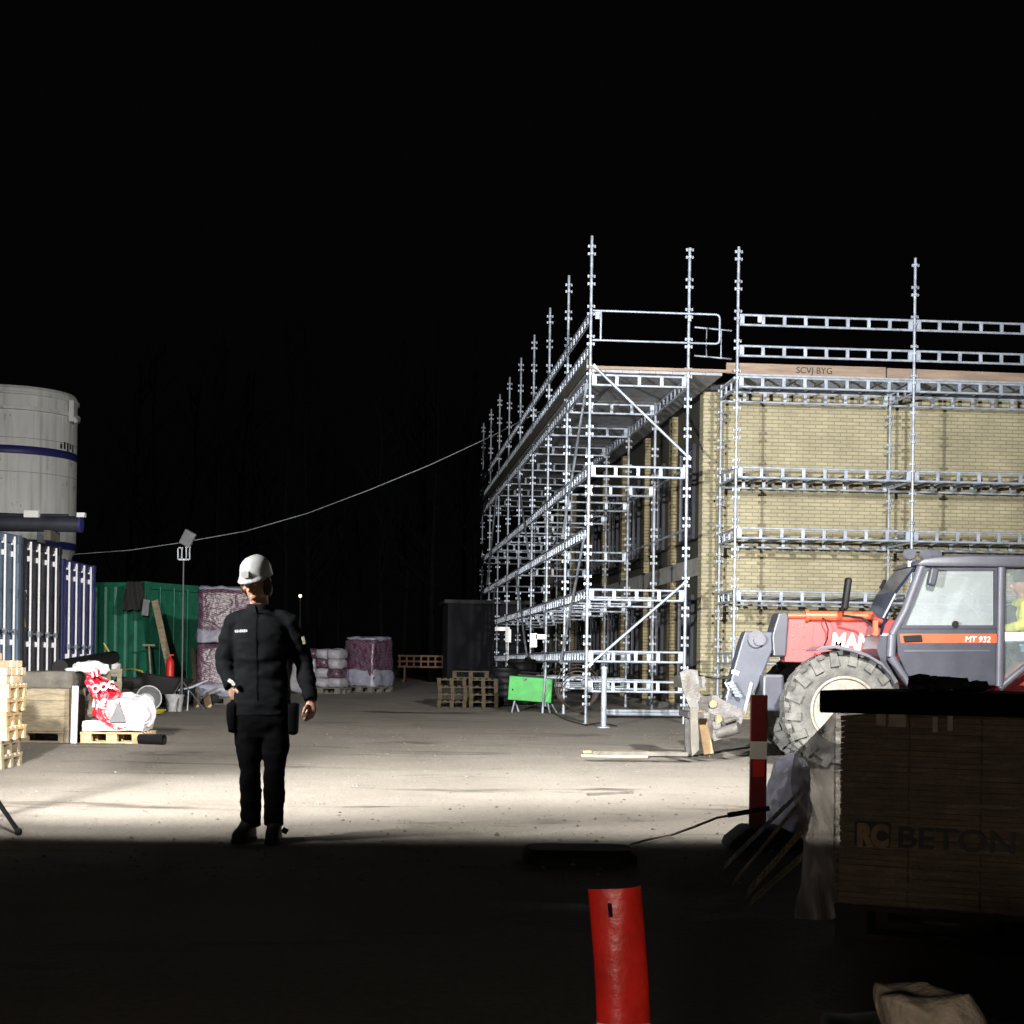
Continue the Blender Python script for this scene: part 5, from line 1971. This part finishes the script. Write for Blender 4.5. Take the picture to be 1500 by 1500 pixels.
FY = -PD / 2 - .030
a, b = face_x(1254, 1236), face_x(1306, 1236)
c_, d_ = face_x(1318, 1236), face_x(1488, 1247)
hh_ = face_x(1280, 1206).z - face_x(1280, 1236).z
fit_text('BETON', c_.x, d_.x, a.z, hh_, FY, .0015).build('lettering', M['dark_letter'], wrp)
lo_ = MB().b2((a.x, FY, a.z - .004), (b.x, FY + .003, a.z + hh_ + .012)).build('logo', M['dark_letter'], wrp)
fit_text('RC', a.x + .012, b.x - .004, a.z + .002, hh_ - .002, FY - .003, .009).build('lettering', M['paver'], lo_)
for px0, px1, py0, py1 in ((1286, 1300, 1045, 1062), (1304, 1330, 1046, 1064), (1368, 1376, 1050, 1072), (1390, 1398, 1048, 1070)):
    p0_, p1_ = face_x(px0, py1), face_x(px1, py0)
    MB().b2((p0_.x, FY, p0_.z), (p1_.x, FY + .003, p1_.z)).build('label', M['pale_cloth'], wrp)
# loose film hanging at the left corner
m = MB()
lf = [(1222, 1058, 0), (1205, 1072, 0), (1180, 1090, .05), (1162, 1102, .1)]
nj, ni = 30, 12
R_ = []
for j in range(nj + 1):
    t = j / nj
    row = []
    for i in range(ni + 1):
        u = i / ni
        px = 1224 - u * (60 + 6 * math.sin(t * 9) - 22 * t * t + 20 * max(0, t - .8) * 5)
        py = 1040 + 64 * u ** .9 + (1345 - 1040 - 64 * u) * t
        q = at(px, py, fa.y + .05 + .12 * math.sin(u * 5 + t * 3) * u + .05 * math.sin(t * 14 + u * 7))
        row.append(m.bm.verts.new(q))
    R_.append(row)
for j in range(nj):
    for i in range(ni):
        m.bm.faces.new((R_[j][i], R_[j][i + 1], R_[j + 1][i + 1], R_[j + 1][i]))
m.move((Matrix.Translation(Vector((pc.x, pc.y, .146))) @ Matrix.Rotation(RZ, 4, 'Z')).inverted())
m.build('loose_film', M['sheet'], pv, smooth=True)
# black sheet of board lying on the stack
tz_ = at(1300, 1040, fa.y).z
lid = MB().b2((-PW / 2 - .065, -PD / 2 - .05, 0), (PW / 2 + .1, PD / 2 + .05, .095)).bevel(.006, 1)
tag(lid.build('cover_board', M['black_board'], loc=(pc.x, pc.y, .146 + .812), rz=RZ), 'thick black board lying on top of the wrapped pavers', 'board')
zt_ = .146 + .812 + .095
m = MB()
for i in range(26):
    t = RND.random()
    s = RND.uniform(.018, .045)
    m.lump((-.14 + .30 * t + RND.uniform(-.01, .01), RND.uniform(-.12, .12), s * .45 + RND.uniform(0, .035) * (1 - abs(t - .35))), (s * 2.2, s * 1.7, s), 2, .02, i, .6, 20)
q = at(1378, 1000, fa.y + .2)
tag(m.build('rubble', M['rubble'], loc=(q.x, fa.y + .2, zt_)), 'little heap of black scraps on the black board', 'scrap heap')

# ------------------------------------------------------------------ marker boards, steel strips
q = gp(1109, 1240)
mk = thing('marker_post', q, 'red and white marker board upright in a black rubber foot beside the wrapped pavers', 'marker post')
hz = at(1109, 1018, q.y).z - q.z
kz = q.y / FOC
w_ = 25 * kz
segs = [(1018, 1086, 'red_sign'), (1086, 1112, 'white_refl'), (1112, 1250, 'red_sign')]
MB().b2((-w_ / 2, -.012, .0), (w_ / 2, .012, hz)).bevel(.006, 1).build('board', M['shaded_red'], mk)
zz = lambda py: at(1109, py, q.y).z - q.z
MB().b2((-w_ / 2 + .001, -.0155, zz(1112)), (w_ / 2 - .001, -.0125, zz(1086))).build('reflector', M['white_refl'], mk)
MB().b2((-w_ / 2 + .02, -.0150, zz(1138)), (w_ / 2 - .015, -.0125, zz(1113))).build('lit_red_patch', M['red'], mk)  # brighter red painted where light comes through the board
m = MB().prism([(-.21, 0), (.30, 0), (.28, .06), (.14, .13), (-.09, .13), (-.19, .05)], -.2, .2).bevel(.015, 2)
m.build('foot', M['black_matt'], mk)
a, b = at(1066, 1194, q.y - .05), at(1127, 1184, q.y - .05)
tag(MB().bar(a, b, .03, .03).build('stick', M['black']), 'short black stick lying across the back marker board', 'stick')
q = gp(848, 1262)
m = MB().rings([(0, 0, -.01, .33, .22), (0, 0, .05, .33, .22), (0, 0, .085, .30, .19), (0, 0, .088, .05, .05)], 24, 5)
tag(m.build('rubber_foot', M['black_matt'], loc=q, rz=.05, smooth=30), 'flat black rubber foot lying in the shadow right of the person', 'rubber foot')
cp = [(905, 1256), (925, 1240), (950, 1233), (985, 1226), (1020, 1210), (1050, 1198), (1066, 1195)]
pts = []
for i, (x, y) in enumerate(cp):
    p = gp(x, y) if i < 4 else at(x, y, 10.3)
    if i < 4:
        p.z += .015
    pts.append(p)
tag(MB().path(pts, .008, 6).build('cable', M['cable_dark'], smooth=60), 'thin dark cable running over the ground to the black stick', 'cable')
# bag behind the strips
m = MB().crumple((0, 0, 0), (.22, .22, .54), 22, .06, 61, .6, 5)
q = at(1153, 1183, 10.8)
o = m.build('plastic_bag', M['white_wrap'], loc=q, smooth=True)
tag(o, 'grey crumpled plastic bag between marker board and wrapped pavers', 'bag')
strip_lab = ('perforated steel strip leaning highest beside the back marker board', 'perforated steel strip leaning second from the top beside the marker board', 'broad perforated strip leaning third from the top at the wrapped pavers', 'lowest strip leaning at the foot of the wrapped pavers')
for i, ((x0, y0), (x1, y1), Ya, Yb, wv, mtl) in enumerate((((1062, 1268), (1172, 1160), 9.0, 8.6, .055, 'galv_dull'), ((1075, 1300), (1178, 1168), 8.6, 8.2, .065, 'fork_steel'), ((1095, 1315), (1185, 1205), 8.2, 7.9, .085, 'fork_steel'), ((1100, 1328), (1180, 1250), 7.9, 7.6, .07, 'wood_grey'))):
    a, b = at(x0, y0, Ya), at(x1, y1, Yb)
    a.z = max(a.z, .02)
    m = MB()
    d = b - a
    Ls = d.length
    nh = int(Ls / .042)
    # strip with two rows of holes: rails and bridges between them
    for off in (-.46, 0, .46):
        m.b2((0, off * wv - wv * .06, -.003), (Ls, off * wv + wv * .06, .003))
    for j in range(nh):
        m.b2((j * .042, -.46 * wv, -.0027), (j * .042 + .024, .46 * wv, .0027))
    z = d.normalized()
    y = Vector((0, 0, 1)).cross(z).normalized()
    y = (y + z.cross(y) * .9).normalized()
    y = (y - z * y.dot(z)).normalized()
    x = y.cross(z)
    Mx = Matrix((z, y, z.cross(y))).transposed().to_4x4()
    m.move(Matrix.Translation(a) @ Mx)
    tag(m.build('steel_strip', M[mtl]), strip_lab[i], 'steel strip', 'strips leaning by the wrapped pavers')

# near red post
Yn = 2.9
tp = at(914, 1300, Yn)
fp_ = thing('marker_post', (tp.x + .035, Yn, 0), 'close up bright red marker post with a hole near its top and a white band', 'marker post', .0)
hz = tp.z
zw = at(905, 1489, Yn).z
wd = 80 / FOC * Yn
m = MB()
NS, NH = 16, 60
R_ = []
for j in range(NH + 1):
    z = hz * j / NH
    lean = -.05 * (z / hz - .0) + .0025 * math.sin(j * .17)
    k = 1 - .02 * (z / hz)
    row = []
    for i in range(NS + 1):
        a = math.radians(-74 + 148 * i / NS)
        dent = .004 * math.sin(j * .16 + 1) * math.exp(-((i - 11) / 3) ** 2)
        zt = .010 * (i / NS - .5) * -1 if j == NH else 0
        row.append((Vector((wd / 2 * k * math.sin(a) / math.sin(math.radians(74)) + lean, -.030 * math.cos(a) + .010 + dent, z + (-.004 + .008 * i / NS) * (j == NH)))))
    R_.append(row)


def shell(rows, th_=.004):
    mm = MB()
    o = [[mm.bm.verts.new(p) for p in r] for r in rows]
    q = [[mm.bm.verts.new(p + Vector((0, th_, 0))) for p in r] for r in rows]
    for j in range(len(rows) - 1):
        for i in range(NS):
            if hole and j0 + j in (NH - 4, NH - 3) and i in (6,):
                continue
            mm.bm.faces.new((o[j][i], o[j][i + 1], o[j + 1][i + 1], o[j + 1][i]))
            mm.bm.faces.new((q[j][i], q[j + 1][i], q[j + 1][i + 1], q[j][i + 1]))
    for j in range(len(rows) - 1):
        for i in (0, NS):
            mm.bm.faces.new((o[j][i], o[j + 1][i], q[j + 1][i], q[j][i]))
    for i in range(NS):
        for j in (0, len(rows) - 1):
            mm.bm.faces.new((o[j][i], o[j][i + 1], q[j][i + 1], q[j][i]))
    return mm


jw = int(zw / hz * NH)
hole, j0 = True, jw
shell(R_[jw:]).build('board', M['red_sign'], fp_, smooth=40)
hole = False
shell(R_[jw - 10:jw + 1]).build('white_band', M['white_refl'], fp_, smooth=40)
shell(R_[1:jw - 9]).build('lower_board', M['red_sign'], fp_, smooth=40)
q0 = R_[NH - 7][6]
MB().prism([(-.3, 0), (.3, 0), (.26, .08), (-.26, .08)], -.2, .2).bevel(.02, 2).build('foot', M['black_matt'], fp_)

# pale sack near the bottom right corner
q = at(1352, 1490, 3.2)
m = MB().lump((0, 0, 0), (.17, .22, .10), 12, .035, 71, .5, 11)
tag(m.build('sack', M['pale_cloth'], loc=(q.x, 3.2, q.z), smooth=True), 'pale crumpled sack in the dark at the bottom right corner', 'sack')
m = MB().lump((0, 0, (q.z - .04) / 2), (.5, .35, q.z - .03), 8, .03, 72, .2, 5)
tag(m.build('dark_crate', M['black'], loc=(q.x + .08, 3.3, 0), smooth=True), 'dark box under the pale sack in the bottom right corner', 'box')

# ------------------------------------------------------------------ floodlights, standing just outside the frame on both sides
def tripod(loc, hgt, label, yaw):
    t = thing('tripod_floodlight', loc, label, 'floodlight', yaw, 'tripod floodlights beside the drive')
    MB().tube((0, 0, .5), (0, 0, hgt - .2), .02).build('mast', M['galv_dull'], t)
    for a in (-.25, PI * 2 / 3 - .25, PI * 4 / 3 - .25):
        o = MB().tube((0, 0, .78), (.60 * math.cos(a), .60 * math.sin(a), .025), .016).build('leg', M['black'], t)
        MB().ball((.60 * math.cos(a), .60 * math.sin(a), .025), .026, 8).build('rubber_tip', M['black_matt'], o)
    MB().box((0, -.09, hgt), (.42, .08, .3)).bevel(.02, 2).build('lamp_head', M['black'], t)
    MB().box((0, -.046, hgt), (.36, .006, .24)).build('lens', M['lamp_glow'], t)
    return t


def spot(name, loc, aim, power, size, blend, col, rad=.12):
    l = bpy.data.lights.new(name, 'SPOT')
    l.energy = power
    l.spot_size = size
    l.spot_blend = blend
    l.color = col
    l.shadow_soft_size = rad
    o = bpy.data.objects.new(name, l)
    COL.objects.link(o)
    o.location = loc
    d = Vector(aim) - Vector(loc)
    o.rotation_euler = d.to_track_quat('-Z', 'Y').to_euler()
    return o


EDGE = 10.2
LL = Vector((-3.76, EDGE, 2.35))
RL = Vector((3.85, 10.45, 5.4))
tf = gp(31, 1224)
tripod((tf.x - .60, tf.y + .15, 0), LL.z, 'tripod floodlight at the left picture edge with one black leg in view', 0)
tripod((RL.x, RL.y, 0), RL.z, 'tripod floodlight hidden behind the wrapped pavers beyond the right picture edge', 0)
LL = Vector((-3.9, 8.55, 2.85))  # second left lamp, added to light the person more from ahead
tripod((LL.x, LL.y, 0), LL.z, 'added taller tripod floodlight, unseen beyond the left picture edge, nearer the viewer', .4)
UP = math.atan((EDGE - LL.y) / LL.z)
cool, warm = (.88, .94, 1.0), (1.0, .975, .92)
spot('flood_wide', LL, LL + Vector((0, math.cos(UP), math.sin(UP))), PWL, math.radians(180), .16, (1, .985, .95))
spot('flood_narrow', LL + Vector((.05, .05, .1)), (7, 28, 4.0), PNL, math.radians(50), .9, cool)
spot('added_ground_fill', LL + Vector((.05, .05, .1)), (-1.0, 21, .4), PML, math.radians(76), 1, (1, .97, .91))  # extra heads on both sides, added to brighten the ground farther back
spot('added_ground_fill', RL + Vector((-.05, .05, .1)), (-.8, 20, .0), PMR, math.radians(76), 1, warm)
spot('flood_wide', RL, RL + Vector((0, 1, 0)), PWR, math.radians(180), .16, warm)
spot('flood_narrow', RL + Vector((-.05, .05, .1)), (3.0, 28, 6.0), PNR, math.radians(48), .9, (.95, .97, 1))
# weak unseen light added beside the camera, acting like a flash
al = bpy.data.lights.new('camera_fill', 'AREA')
al.energy = PCAM
al.size = .35
al.color = (1, .86, .72)
ao = bpy.data.objects.new('camera_fill', al)
COL.objects.link(ao)
ao.location = (-.35, -.2, .84)
ao.rotation_euler = (Vector((.5, 5, .6)) - ao.location).to_track_quat('-Z', 'Y').to_euler()

w = bpy.data.worlds.new('World')
scene.world = w
w.use_nodes = True
nt = w.node_tree
sk = nt.nodes.new('ShaderNodeTexSky')
sk.sky_type = 'NISHITA'
sk.sun_disc = False
sk.sun_elevation = math.radians(-4)
sk.sun_rotation = math.radians(200)
bg = nt.nodes['Background']
hs_ = nt.nodes.new('ShaderNodeMix')
hs_.data_type = 'RGBA'
hs_.inputs['Factor'].default_value = .85
nt.links.new(sk.outputs[0], hs_.inputs['A'])
hs_.inputs['B'].default_value = (.0095, .010, .0125, 1)
nt.links.new(hs_.outputs['Result'], bg.inputs['Color'])
bg.inputs['Strength'].default_value = SKY

# ------------------------------------------------------------------ camera and render
cam = bpy.data.cameras.new('camera')
co = bpy.data.objects.new('camera', cam)
COL.objects.link(co)
cam.sensor_width = 36
cam.lens = 36 * FOC / 1500
cam.shift_y = (HOR - 750) / 1500
cam.clip_end = 2000
c, s = math.cos(ROLL), math.sin(ROLL)
co.matrix_world = Matrix(((c, -s, 0, 0), (0, 0, -1, 0), (s, c, 0, EYE), (0, 0, 0, 1)))
scene.camera = co
scene.view_settings.view_transform = 'Standard'
scene.view_settings.look = 'None'
scene.view_settings.exposure = 0
scene.render.resolution_x = scene.render.resolution_y = 1024
scene.cycles.max_bounces = 6
scene.cycles.transparent_max_bounces = 12
